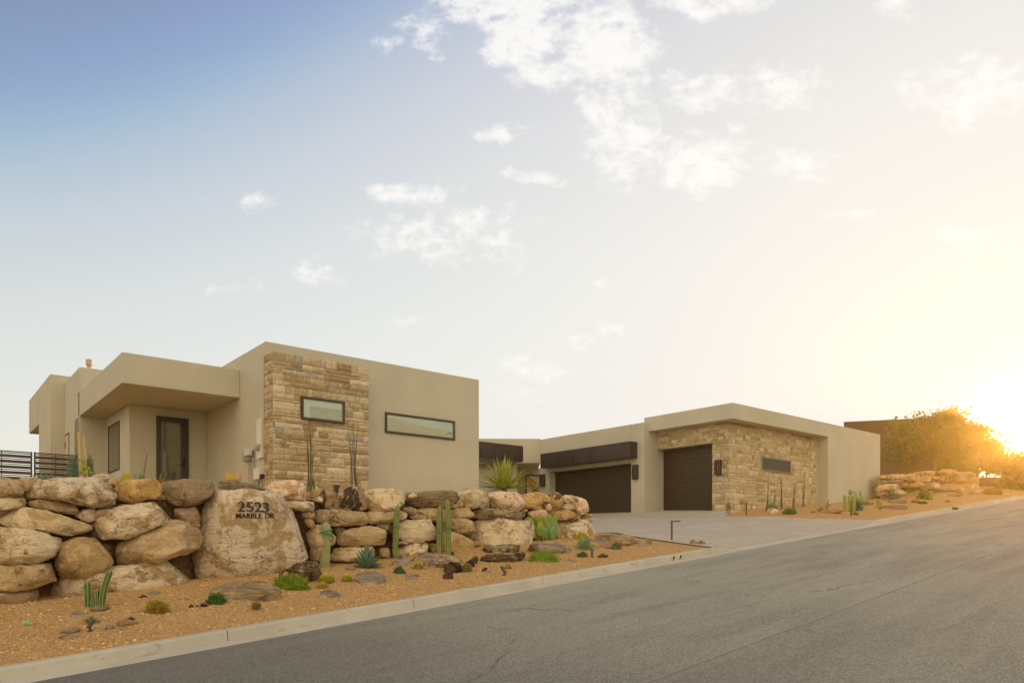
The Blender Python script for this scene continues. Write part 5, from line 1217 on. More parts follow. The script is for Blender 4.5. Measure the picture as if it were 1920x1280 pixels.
def tuft(name,label,u0,u1,v0,v1,mat,n=140,cat='grass tuft',f=bedn,Y=None,w=.004,seed=2,group=None,spread=.75):
    p=hit((u0+u1)/2,v1,f) if Y is None else ray((u0+u1)/2,v1,Y); k=pxm(p.y); R=(u1-u0)/2*k; H=(v1-v0)*k; rnd=random.Random(seed+int(u0)); q=MB()
    for i in range(n):
        a=rnd.uniform(0,6.283); t=rnd.random()**.6*spread; b=Vector((math.cos(a),math.sin(a)*.8,0))*R*.28*rnd.random()
        e=Vector((math.cos(a)*t*R,math.sin(a)*t*R,H*rnd.uniform(.6,1.05)*math.sqrt(max(.1,1-t*t*.6))))
        leaf(q,b,e-b,(e-b).length,w*rnd.uniform(.7,1.3),.18,4,.2,tip=.2)
    o=q.build(name,M[mat],loc=(p.x,p.y,p.z-.01)); tag(o,label,cat,group); return o
def ocotillo(label,ub,vb,ut,vt,wt,wb,n,Y,mat='cane',f=None,seed=4):
    p=ray(ub,vb,Y); k=pxm(Y); H=(vb-vt)*k; rnd=random.Random(seed+int(ub)); q=MB()
    for i in range(n):
        a=rnd.uniform(0,6.283); r0=wb/2*k*rnd.random()**.5; h=H*(1 if i<2 else rnd.uniform(.55,.97)); r1=wt/2*k*rnd.uniform(.1,1.)
        pts=[];
        for j in range(9):
            t=j/8; waist=1-.45*math.sin(math.pi*min(1,t*1.05))**1.5
            rr=(r0*(1-t)+r1*t)*waist;  pts.append(((ut-ub)*k*t+math.cos(a+.6*t)*rr+.012*noise.noise(Vector((i*3.1,t*4,0))),math.sin(a+.6*t)*rr+.012*noise.noise(Vector((i*3.1,t*4,9))),h*t-.05))
        q.tube(pts,[.0105-.006*j/8 for j in range(9)],5)
        for j in range(int(22)):                       # short thorns and leaf stubs
            t=rnd.random()*.95; b=Vector(pts[int(t*8)]).lerp(Vector(pts[min(8,int(t*8)+1)]),t*8-int(t*8)); an=rnd.uniform(0,6.28)
            leaf(q,b,(math.cos(an),math.sin(an),.8),.022,.004,0,1,.1)
    o=q.build('ocotillo',M[mat],loc=p); tag(o,label,'ocotillo','bundled ocotillos standing before the stone cladding'); return o
def pads(name,label,lst,u,v,mats=('pad','pad_b'),f=bedn,Y=None,cat='prickly pear',seed=5,group=None):
    p=hit(u,v,f) if Y is None else ray(u,v,Y); k=pxm(p.y); r=empty(name,(p.x,p.y,p.z),0,label,cat,group); rnd=random.Random(seed); dirs,fs=ico(3)
    for (cu,cv,w_,h_,rot,mi,dy) in lst:
        c=ray(cu,cv,p.y)-p; q=MB(); R=Matrix.Rotation(rad(rot),3,'Y')@Matrix.Rotation(rnd.uniform(-.6,.6),3,'Z')
        vs=[]
        for d in dirs:
            f_=1-.18*max(0,-d[2]); v_=Vector((d[0]*w_/2*k*f_*1.05,d[1]*max(.018,w_*.13*k),d[2]*h_/2*k)); vs.append(R@v_)
        q.add(vs,fs)
        for i in range(26):
            a=rnd.uniform(0,6.28); t=math.sqrt(rnd.random())*.92; x=math.cos(a)*t*w_/2*k; z=math.sin(a)*t*h_/2*k; y=-max(.018,w_*.13*k)*math.sqrt(max(0,1-t*t))
            b=R@Vector((x,y,z)); leaf(q,b,R@Vector((rnd.gauss(0,.2),-1,rnd.gauss(0,.2))),.012,.0022,0,1,.1)
        o=q.build('pad',M[mats[mi]],r,smooth=True,loc=(c.x,dy,c.z))
    return r
# -- gravel bed, left to right
cactus('cereus_cactus','multi armed green cereus cactus with two tall and three short arms, lower left',
   [(165,1138,164,1088,13.5),(189,1137,206,1067,12.5),(174,1135,168,1107,8),(181,1135,181,1104,9),(186,1136,193,1110,8)],mat='cactus_dark',ribs=6)
mound('succulent','cluster of squat green cup shaped succulents alone in the gravel at the far left',39,62,1159,1173,'succ',0,.03,'succulent',core=False) if False else None
def cups(label,u0,u1,v0,v1):
    p=hit((u0+u1)/2,v1-1); k=pxm(p.y); q=MB(); dirs,fs=ico(2)
    for i,(x,y,rr) in enumerate(((-.75,0,.36),(-.25,-.2,.5),(.3,-.1,.5),(.78,0,.32),(0,.5,.5))):
        R=(u1-u0)/2*k; q.add([(x*R+d[0]*rr*R*.8,y*R+d[1]*rr*R*.8,rr*R*.7+d[2]*rr*R*1.1) for d in dirs],fs)
    o=q.build('succulent',M['succ'],smooth=True,loc=p); tag(o,label,'succulent')
cups('cluster of squat pale green cup shaped succulents alone in the gravel at the far left',39,62,1159,1173)
rosette('aloe','small spiky green aloe just above the tilted spotlight at lower left',171,1166,17,16,34,'aloe',.085,'aloe',seed=3)
mound('sedum','rusty yellow green sedum cushion at lower left, alone on open gravel',268,312,1127,1152,'sedum',1500,.028,'succulent',seed=4,up=.5)
mound('moss_mound','dark green moss like mound in front of the long layered slab',384,422,1113,1134,'moss',1700,.02,'ground cover',seed=5,up=.5)
tuft('grass_tuft','brownish green grass tuft before the right half of the long layered slab',464,497,1124,1143,'tuft',260)
mound('ground_cover','bright green spreading ground cover below the tilted layered block',507,577,1079,1109,'cover',2600,.032,'ground cover',seed=6,up=.6,depth=.5,lumps=9)
def barrel(label,u0,u1,v0,v1):
    p=hit((u0+u1)/2,v1-1); k=pxm(p.y); R=(u1-u0)/2*k; H=(v1-v0)*k; r=empty('barrel_cactus',(p.x,p.y,p.z-.02),0,label,'cactus','golden barrel cacti in the gravel'); n=22; K=n*4; seg=12; vs=[]
    for i in range(seg+1):
        e=-.45+(math.pi/2+.45)*i/seg
        for j in range(K):
            a=2*math.pi*j/K; rr=R*math.cos(e)*(1-.10*(.5-.5*math.cos(n*a)))+.001; vs.append((rr*math.cos(a),rr*math.sin(a),H*.45+H*.58*math.sin(e)))
    q=MB(); q.add(vs,[(i*K+j,i*K+(j+1)%K,(i+1)*K+(j+1)%K,(i+1)*K+j) for i in range(seg) for j in range(K)]); q.build('body',M['cactus'],r,smooth=True)
    s=MB(); rnd=random.Random(int(u0))
    for j in range(n):
        a=2*math.pi*j/n
        for i in range(15):
            e=-.3+(math.pi/2+.25)*i/14; b=Vector((R*1.0*math.cos(e)*math.cos(a),R*math.cos(e)*math.sin(a),H*.45+H*.58*math.sin(e)))
            for m_ in range(9):
                d=Vector((math.cos(a)*math.cos(e),math.sin(a)*math.cos(e),math.sin(e)))+Vector((rnd.gauss(0,.6),rnd.gauss(0,.6),rnd.gauss(0,.6))); leaf(s,b,d,R*.26,R*.05,0,1,.1)
    s.build('spines',M['spine_y'],r)
barrel('widest golden barrel cactus, right of the tilted layered block',599,626,1077,1092)
barrel('golden barrel cactus left of the grey tan slab, greener than the others',641.5,659.5,1077,1090)
barrel('smallest golden barrel cactus, nearest the street of the three',595.5,614,1091.5,1103)
cactus('saguaro_cactus','stout pale ribbed cactus wrapped with green ties beside a wooden stake',[(609,1057,611,978,18)],mat='cactus_pale',ribs=16,pull=.3,ties=[(610,996,27,.04),(611,999,24,-.03)],dep=.10,linemat='rib')
stake(603,1052,593,964,'weathered wooden stake leaning beside the stout pale ribbed cactus',.018)
rosette('agave','large blue agave in front of the wide arched boulder',688,1064,30,47,62,'agave',.085,'agave',seed=7,lo=10,hi=86,curl=.12)
cactus('column_cactus','single tall green column cactus with one green tie, right of the blue agave',[(741,1044,746,944,10)],ties=[(744,985,13,0)],ribs=6,pull=.25)
stake(745.5,1043,747,983,'thin grey pipe like stake right behind the single tall column cactus',.010)
mound('sprouts','small spiny green sprouts at the base of the single tall column cactus',733,744,1039,1047,'moss',260,.03,'cactus',seed=8,up=.7)
mound('small_cactus','small round grey green cactus right of the single tall column cactus base',745,755,1040,1050,'tuft_g',300,.02,'cactus',seed=9)
cactus('column_cactus','left one of twin column cacti, shorter, green tie at mid height and white tie low',[(824,1040,825,948,11)],ties=[(826,997,13,.01)],ribs=6)
cactus('column_cactus','right one of twin column cacti, taller, with pale tie at mid height',[(841,1041,839,936,10)],ties=[(840,988,13,-.02)],ribs=6)
stake(835,1040,832,952,'thin wooden stake between the twin column cacti',.011)
mound('sprouts','tiny green cactus sprouts at the foot of the taller twin column cactus',844,851,1034,1041,'moss',200,.025,'cactus',seed=12,up=.7)
mound('moss_mound','small dark green mound right of the grey tan slab',737,760,1062,1077,'moss',1000,.018,'ground cover',seed=10)
rosette('aloe','small green aloe in front of the wide flat tan slab',784,1066,12,16,18,'aloe',.10,'aloe',seed=11)
mound('rust_cover','low rusty ground cover round the small aloe by the wide flat slab',768,797,1057,1068,'sedum',500,.02,'ground cover',seed=13)
mound('dry_tuft','dry grey yellow bush between the volcanic stones',864,884,1057,1073,'tuft',700,.03,'shrub',seed=14)
tuft('grass_tuft','olive grass tuft left of the split lichen covered rock',880,902,1039,1056,'green_olive',300)
mound('orange_tuft','little orange green plant below the split lichen covered rock',945,960,1058,1067,'sedum',420,.02,'succulent',seed=15)
mound('moss_cushion','bright green moss cushion, widest plant near the kerb',988,1050,1032,1055,'cover',4200,.018,'ground cover',seed=16,up=.45,depth=.6,lumps=8)
pads('prickly_pear','large prickly pear with yellow green and blue pads held by green tape',[
  (993,981,19,26,-28,0,.0),(1001,996,20,28,-18,0,-.05),(1010,975,16,24,5,0,.02),(1013,992,17,30,8,0,-.06),(1022,981,14,26,-6,0,.03),(1019,999,15,24,4,0,-.08),(1028,992,12,30,4,1,0.),
  (1035,986,13,34,8,1,.03),(1036,999,13,26,4,1,-.05),(1030,972,11,18,10,0,.06),(1041,973,9,24,8,0,.05),(1042,990,10,30,2,1,.02),(1024,1002,12,22,0,0,-.02),(1008,1003,14,18,-12,0,0),(1046,967,8,16,4,0,.08)],1020,1012)
stake(1010,1011,1007,972,'wooden stake at the left of the large prickly pear',.012)
stake(1038,1000,1038,914,'thin tall cane behind the large prickly pear, rising above the wall top',.006)
def tapes():
    p=hit(1030,1012); k=pxm(p.y); q=MB(); r=bpy.data.objects
    for pts in ([(1010,991),(1024,994),(1040,994),(1043,992)],[(1026,1012),(1026,996)],[(1040,1012),(1041,995),(1032,1001)],[(1011,1002),(1028,1001)]):
        t=MB(); t.tube([tuple(ray(u,v,p.y-.14)-p) for u,v in pts],.011,6)
        o=t.build('tie',M['tie'],bpy.data.objects['prickly_pear']); o.location=p-bpy.data.objects['prickly_pear'].location
tapes()
pads('prickly_pear','small two padded prickly pear between thin stakes before the massive pale base boulder',[(916,1013,7,12,-20,0,0),(922,1010,6,13,10,0,.02)],919,1020)
stake(921,1021,920,984,'grey stake beside the small two padded prickly pear',.014)
stake(944,1019,943,991,'thin faded stake in front of the middle of the massive pale base boulder',.010)
mound('yellow_bush','yellow flowering cushion at the right foot of the boulder wall',1079,1104,999,1013,'sedum_y',1400,.025,'flowering plant',seed=18,mat2='sedum')
mound('succulent','pale blue green fingered succulent behind the kerb, before the dark flat ledge',1084,1109,1013,1033,'succ',340,.085,'succulent',seed=19,up=.45,thin=.2,core=False)
mound('moss_mound','small dark green mound beside a spotlight, below the pale blue green succulent',1082,1103,1034,1045,'moss',700,.02,'ground cover',seed=20)
mound('herb_tuft','grey green lavender like tuft at the right end of the dark flat ledge',1147,1166,1018,1031,'tuft_g',500,.05,'shrub',seed=21,up=.7,thin=.1)
cactus('small_cactus','short clustered green cactus just beyond the pointed end of the long tan boulder',[(1214,1019,1213,1009,4),(1218,1020,1219,1011,4),(1221,1019,1221,1012,3)])
mound('pink_moss','pinkish moss patch at the left end of the long layered slab',380,396,1085,1096,'rock_rust_',1,.02) if False else None
tuft('dry_sprig','sparse dry sprig beside the tilted layered block',520,538,1080,1092,'tuft',40,'grass tuft')
# spotlights
def spot(label,u,v,tilt,az,L=.13):
    p=hit(u,v); d=Vector((math.cos(az)*math.cos(tilt),math.sin(az)*math.cos(tilt),math.sin(tilt)))
    r=empty('spotlight',(p.x,p.y,p.z),0,label,'spotlight','ground spotlights in the gravel')
    q=MB(); q.tube([(0,0,-.1),(0,0,.07)],.012,8); q.box(-.03,.03,-.015,.015,.0,.02); q.build('stake',m_plain('dark bronze fitting',(.06,.045,.035),.45,.4),r)
    q=MB(); c=Vector((0,0,.10)); q.tube([c-d*L*.45,c-d*L*.4,c-d*.0,c+d*L*.1,c+d*L*.55],[.016,.026,.028,.034,.034],16); h=q.build('lamp_head',m_plain('bronze lamp head',(.10,.08,.075),.4,.4),r,smooth=False)
    q=MB(); q.tube([c+d*L*.54,c+d*L*.552],[.031,.029],16); q.build('lens',m_plain('lamp lens',(.35,.36,.4),.1),h)
spot('upright tilted bronze spotlight below the small aloe at lower left',169,1184,rad(65),rad(40))
spot('dark spotlight head peeping behind the bright green ground cover',526,1088,rad(70),rad(60))
spot('bronze spotlight tipped over to the left, close to the kerb',945,1078,rad(50),rad(150),.17)
spot('small grey spotlight left of the oval dark stone near the kerb',1110,1044,rad(60),rad(80))
spot('tiny spotlight on the far garden bank below the long brown rocks',1650,957,rad(15),rad(10))
# path lights
def pathlight(label,u,vb,vt,Y=None,arm=1,f=bedn):
    p=hit(u,vb,f) if Y is None else ray(u,vb,Y); k=pxm(p.y); H=(vb-vt)*k
    r=empty('path_light',(p.x,p.y,p.z),0,label,'path light','slim bronze path lights along the driveway')
    mt=simple('rust bronze post',(.12,.085,.045),.5,.2); w_=.024
    q=MB(); q.box(-w_,w_,-w_,w_,-.2,H-.03); q.build('post',mt,r,bevel=.003)
    q=MB(); a=arm; x0,x1=sorted((-w_*a,a*.25)); q.box(x0,x1,-w_-.006,w_+.006,H-.03,H); o=q.build('lamp_arm',mt,r,bevel=.002)
    q=MB(); x0,x1=sorted((a*.06,a*.2)); q.box(x0,x1,-.015,.015,H-.036,H-.0305); q.build('lens',simple('dull lens',(.4,.36,.25),.3),o)
pathlight('nearest L shaped path light, at the gravel point by the near edge of the driveway',1259.5,1013,975.5)
pathlight('L shaped path light by the stone clad garage wall with its arm pointing left',1399.5,965,941,arm=-1)
pathlight('path light post in front of the clustered column cacti right of the garage',1596,967,940,arm=-.3)
# -- terrace plants behind the wall (ground there at about pad height)
def ter(u,Y): x=(u-960)/FPX*Y; s,t=st(x,Y); return terr(s,t)
def vat(u,Y): return HZ-(ter(u,Y)-CZ)/Y*FPX
rosette('agave','blue green broad leaved agave above the wall near the fence panels',82,vat(82,13.0),32,33,22,'agave',.12,'agave',Y=13.0,seed=31,lo=15,hi=80,curl=-.05)
def T(u,v,Y): return dict(Y=Y)
def tstake(ut,vt,ub,Y,label,wd,mat): 
    vb=vat(ub,Y); stake(ub,vb,ut,vt,label,wd,mat,Y=Y)
tstake(147,810,152.5,14.0,'tall yellow bamboo stake, the taller left one of the pair above the wall','' or .022,'stake_y')
tstake(156.5,817,166,14.3,'shorter right yellow bamboo stake of the pair above the wall',.014,'stake_y')
mound('bush','blue grey needled bush left of the yellow bamboo stakes',124,146,860,vat(135,14.6)+2,'agave',700,.07,'shrub',Y=14.6,seed=32,up=.6,thin=.09,core=False)
mound('bush','dark bluish needled bush behind the shorter bamboo stake',158,173,855,vat(165,15)+2,'tuft_g',420,.07,'shrub',Y=15.0,seed=33,up=.7,thin=.09,core=False)
pads('prickly_pear','small yellow green prickly pear tied to the bamboo stakes above the wall',[(158,866,9,15,-10,0,0),(161,877,9,10,20,0,-.04),(168,879,8,8,0,0,-.02),(155,884,8,9,-20,0,-.05),(164,888,10,9,0,0,-.07),(171,887,7,8,20,0,-.02)],161,vat(161,13.9),Y=13.9)
q=MB(); 
for (a,b) in (((149,863),(153,862)),((150,890),(160,884))):
    q=MB(); c0=ray(a[0],a[1],13.95); c1=ray(b[0],b[1],13.85); q.tube([c0,(c0+c1)/2+Vector((0,-.03,.02)),c1],.010,6); o=q.build('garden_tie',M['tie']); tag(o,'green tie at the %s of the yellow bamboo stakes'%('middle' if a[1]<880 else 'foot'),'garden tie')
for i,(u0,u1,v0,Y,mt,lb) in enumerate(((222,246,885,14.6,'sedum_y','yellow succulents on the wall top behind the black flecked boulder'),(247,258,888,14.4,'succ','small grey green cactus clump above the wall, left of a rounder one'),(258,271,886,14.2,'cactus_pale','rounded grey green cactus above the wall, right part of a pair below the glass door'),(415,447,888,14.3,'sedum_y','yellow green succulent on the slab in front of the paper bag'))):
    mound('succulent',lb,u0,u1,v0,vat((u0+u1)/2,Y)+2,mt,420,.03,'succulent',Y=Y,seed=40+i,up=.6)
tstake(276,851,265,15.5,'red brown stick leaning right in front of the entry wall',.014,'trunkm')
mound('rust_tuft','small dry brown tuft at the left foot of the glass door',299,303,892,vat(301,16)+2,'tuft',120,.05,'grass tuft',Y=16,seed=45)
def bag():
    Y=14.8; zb=ter(437,Y); x0,x1=ray(421,900,Y).x,ray(453.5,900,Y).x; zt=CZ+(HZ-888)/FPX*Y; q=MB(); w_=x1-x0; n=9; vs=[]; H=zt-zb
    for j,(h,dp) in enumerate(((0,.16),(.25,.17),(.5,.15),(.75,.10),(.92,.04),(1,.012))):
        for s_ in (-1,1):
            for i in range(n):
                f=i/(n-1); yy=s_*dp*(1-(2*f-1)**4)*(.9+.2*noise.noise(Vector((i*.9,j*1.3,s_))))
                top=.15*H*((2*f-1)**2)*(1 if j>=4 else 0)
                vs.append((x0+w_*f*(1-.04*j*.3)+.012*noise.noise(Vector((j*2.,i*.5,1))),yy,H*h+top))
    m=2*n
    fs=[]
    for j in range(5):
        a=j*m; b=(j+1)*m
        for i in range(n-1): fs+= [(a+i,a+i+1,b+i+1,b+i),(a+n+i+1,a+n+i,b+n+i,b+n+i+1)]
        fs+= [(a,b,b+n,a+n),(a+n-1,a+2*n-1,b+2*n-1,b+n-1)]
    q.add(vs,fs); o=q.build('paper_bag',simple('brown kraft paper',(.50,.28,.10),.7,0,.12,12),loc=(0,Y,zb)); tag(o,'open brown paper bag standing behind the slab on top of the number rock','bag')
bag()
def vpad(u,Y): return HZ-(3.1-CZ)/Y*FPX
ocotillo('tall ocotillo bundle in front of the stone cladding under the small window, greener',583,vat(583,17),580,788,22,24,15,17.0,'cane_g',seed=6)
ocotillo('ocotillo bundle in front of the right edge of the front stone cladding, grey brown',664,vat(664,17.6),660,790,20,24,13,17.6,'cane',seed=8)
rosette('small_agave','small green agave on the wall top below the right corner of the front block',872.5,vat(872,18.2),10,19,14,'agave',.09,'agave',Y=18.2,seed=50)
r=rosette('yucca','large bright yellow green yucca with a shaggy trunk above the boulder wall',945,vat(948,18.9)+3,60,64,64,'yucca',.050,'yucca',Y=18.9,seed=51,lo=-2,hi=88,curl=.02,trunk=17,fold=.3,toler=.22)
# -- along the stone clad garage wall
for i,(ub,ut,vt,Y,mt,lb) in enumerate(((1437.5,1441.5,890,31.3,'cane_g','greenest and leftmost ocotillo of four before the garage stone wall'),(1465,1464,893,32.2,'cane','second ocotillo from the left before the garage stone wall, right of the tan pot rock'),(1486,1491,896,33.0,'cane','third ocotillo from the left before the garage stone wall, leaning right'),(1506,1507.5,884,33.8,'cane','rightmost ocotillo of four before the garage stone wall, pale and thin'))):
    ocotillo(lb,ub,964.5,ut,vt,9,10,9,Y-1.5,mt,seed=60+i)
def pot():
    p=hit(1364.5,964.5); k=pxm(p.y); r=empty('flower_pot',(p.x,p.y-.05,p.z),0,'small striped terracotta pot with a cactus at the corner of the garage stone wall','flower pot')
    q=MB(); R=4.6*k; q.tube([(0,0,0),(0,0,.02),(0,0,.20),(0,0,.20),(0,0,.235)],[R*.7,R*.72,R*.95,R*1.06,R*1.06],18); q.build('pot',simple('terracotta',(.42,.13,.05),.7),r,smooth=False)
    q=MB(); q.tube([(0,0,.09),(0,0,.15)],[R*.84,R*.92],18,cap=False); q.build('stripe',simple('pale blue glaze stripe',(.32,.40,.42),.4),r)
    q=MB(); column(q,(-.05,0,.2),.26,.035,6); column(q,(.03,.01,.2),.33,.04,6); column(q,(.08,-.02,.2),.22,.03,6); q.build('stem',M['cactus'],r,smooth=True)
pot()
o=bedrock('G',[(1038,928),(1060,930),(1110,932),(1138,972),(1045,972)],'rock_pink','tan block shaped rock with a white cactus on it before the garage stone wall')
mound('succulent','pale whitish cholla like cactus on the tan block before the garage stone wall',1440,1460,944,954,'succ',260,.07,'cactus',Y=30.2,seed=71,core=False,thin=.25)
cactus('column_cactus','thin orange brown column cactus rising behind the tan block before the garage stone wall',[(1452,950,1454,925,4)],mat='tuft',Y=30.4,ribs=5)
mound('shrub','low fresh green shrub between the second and third ocotillo at the garage wall',1471,1494,954,965,'aloe',900,.06,'shrub',seed=72,up=.5)
rosette('agave','yellow agave by the long low brown rock at the garage corner',1539,958,17,11,22,'aloe_y',.09,'agave',seed=73,lo=12,hi=80)
stake(1546,954,1555,936,'longer grey stick leaning over the yellow agave at the garage corner',.02,'cane')
stake(1548,955,1557,945,'shorter grey stick by the yellow agave at the garage corner',.016,'cane')
# clustered cacti at the garage end wall
cactus('column_cactus','cluster of three bright green column cacti before the end wall of the garage',[(1584,957,1584,927,6.2),(1591.5,958,1591,929,6.2),(1599,957,1598.5,926,6.4)],mat='pad',ribs=6)
pads('prickly_pear','dark green prickly pear with raised pads right of the clustered column cacti',[(1598,922,8,12,5,1,.2),(1605,926,9,14,-20,1,.1),(1609,938,10,16,15,1,0),(1604,945,10,14,-5,1,-.05),(1614,935,8,15,25,1,.05),(1615,925,5,12,5,1,.1),(1617,939,14,7,5,1,0),(1601,934,9,14,0,1,.12)],1606,952)
mound('agave','pale blue grey finger like agave in front of the prickly pear at the garage end',1603,1618,942,959,'agave',260,.16,'agave',seed=80,up=.8,thin=.12,core=False)
mound('dry_tuft','small dry tuft right of the path light before the clustered cacti',1600,1610,960,966,'tuft',200,.05,'grass tuft',seed=81)
def rb(z,x0,x1,y0,y1): (a,b),(c,d)=px(z,[(x0,y0),(x1,y1)]); return a,c,b,d
def Rm(name,label,x0,x1,y0,y1,mat,n,ls,cat,z='R',**k): a,c,b,d=rb(z,x0,x1,y0,y1); return mound(name,label,a,c,b,d,mat,n,ls,cat,**k)
cactus('round_cactus','squat round green cactus beside the long brown rocks on the far garden bank',[(1648.7,947,1648.7,935,9)],mat='pad',ribs=12,dep=.08)
Rm('dry_bush','dry grey bush between prickly pear and squat round cactus on the far garden bank',390,450,1000,1050,'tuft',500,.08,'shrub',seed=82,up=.6,thin=.06,core=False)
Rm('agave','compact grey blue agave left of the paired column cactus on the far garden bank',645,725,935,998,'agave',420,.16,'agave',seed=83,up=.5,thin=.10)
cactus('column_cactus','pair of joined pale green column cacti before the neighbour boulder wall',[(1684,927,1683.5,911,4),(1688.5,927,1688,910,4.5)],mat='cactus_pale',ribs=6)
Rm('shrub','olive bush in front of the neighbour boulder wall left of the dark stakes',770,900,858,920,'green_olive',900,.10,'shrub',seed=84,lumps=7)
Rm('ground_cover','flat yellow green ground cover below the olive bush',800,890,905,928,'cover',500,.07,'ground cover',seed=85)
Rm('shrub','dense rounded green bush in the middle of the far garden bank',930,1052,915,1000,'aloe',1300,.08,'shrub',seed=86,lumps=7)
Rm('grass_patch','low brown green tuft left of the dense green bush on the far bank',868,930,998,1026,'tuft',400,.06,'grass tuft',seed=87)
Rm('grass_patch','flat olive green patch under the dense green bush on the far bank',930,1003,1012,1036,'green_olive',400,.06,'ground cover',seed=88)
Rm('grass_patch','tiny olive patch alone on the far bank near the storm drain',1180,1215,1003,1018,'green_olive',200,.05,'ground cover',seed=89)
Rm('round_cactus','tiny round yellow green cactus right of the spiky yucca on the far bank',1395,1435,930,948,'cover',300,.05,'cactus',seed=90)
p_=px('R',[(1015,905)])[0]; rosette('agave','group of grey green agaves left of the spiky yucca before the neighbour wall',p_[0],p_[1]-1,17,13,40,'succ',.07,'agave',seed=91,lo=12,hi=85)
p_=px('R',[(1160,895)])[0]; rosette('spiky_yucca','spherical grey spiky yucca in front of the neighbour boulder wall',p_[0],p_[1],22,24,110,'succ',.035,'yucca',seed=92,lo=5,hi=88,curl=0.05)
p_=px('R',[(1205,910)])[0]; rosette('agave','small yellow agave at the foot of the spherical spiky yucca',p_[0],p_[1],11,9,18,'aloe_y',.09,'agave',seed=93)
for x,lb in ((907,'left'),(925,'right')):
    (a,b),(c,d)=px('R',[(x,850),(x-2,768)]); stake(a,b+8,c,d,'%s one of two thin dark stakes before the neighbour boulder wall'%lb,.03,'cane')
Rm('shrub','broad low leafy bush at the foot of the far dark wall',1560,1720,888,950,'sedum',900,.10,'shrub',seed=94,lumps=8)
Rm('dry_bush','dry brown sprawling bush before the big foot boulder of the neighbour wall',1240,1340,905,965,'tuft',500,.09,'shrub',seed=95,thin=.06,core=False)
# ------------------------------------------------------------------ the neighbour's place up the street
def poly_prism(pts,z0,z1,name,mat,par=None,bev=.02):
    q=MB(); n=len(pts); q.add([(x,y,z) for z in (z0,z1) for x,y in pts],[tuple(range(n))[::-1],tuple(range(n,2*n))]+[(i,(i+1)%n,(i+1)%n+n,i+n) for i in range(n)]); return q.build(name,M[mat] if isinstance(mat,str) else mat,par,bevel=bev)
def Z(v,Y): return CZ+(HZ-v)/FPX*Y
def XX(u,Y): return (u-960)/FPX*Y
nh=empty('neighbour_house',(0,0,0),0,'dark brown flat roofed stucco house half hidden by the big tree up the street','house')
Yn=60.; Y2=52.
def quad(u0,Ya,u1,Yb,depth,z0,z1,name,mat,par):
    a=Vector((XX(u0,Ya),Ya)); b=Vector((XX(u1,Yb),Yb)); return poly_prism([tuple(a),tuple(b),tuple(b*(1+(depth*.96)/b.length)-Vector((.03*depth,0))),tuple(a*(1+depth/a.length))],z0,z1,name,mat,par)
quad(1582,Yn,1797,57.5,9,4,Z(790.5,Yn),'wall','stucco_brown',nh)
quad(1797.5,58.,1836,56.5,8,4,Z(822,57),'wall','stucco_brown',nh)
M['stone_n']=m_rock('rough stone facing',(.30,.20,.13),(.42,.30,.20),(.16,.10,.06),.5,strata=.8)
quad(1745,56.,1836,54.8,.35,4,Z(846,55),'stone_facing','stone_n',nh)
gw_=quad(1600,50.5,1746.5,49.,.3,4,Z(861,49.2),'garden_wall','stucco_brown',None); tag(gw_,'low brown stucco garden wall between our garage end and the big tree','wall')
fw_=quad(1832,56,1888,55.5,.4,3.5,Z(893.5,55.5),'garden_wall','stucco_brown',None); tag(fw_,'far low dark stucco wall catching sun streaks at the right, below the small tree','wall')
def pillar():
    q=MB(); Y=54.; x=XX(1886,Y)
    for i in range(6): q.box(x-.28+.05*(i%2),x+.30-.04*((i+1)%2),Y-.3+.02*i%.04,Y+.3,3.5+ (Z(893,Y)-3.5)*i/6,3.5+(Z(893,Y)-3.5)*(i+1)/6-.01)
    o=q.build('stone_pillar',M['stone_n'],bevel=.02); tag(o,'short stone pillar at the right end of the far dark wall','pillar')
pillar()
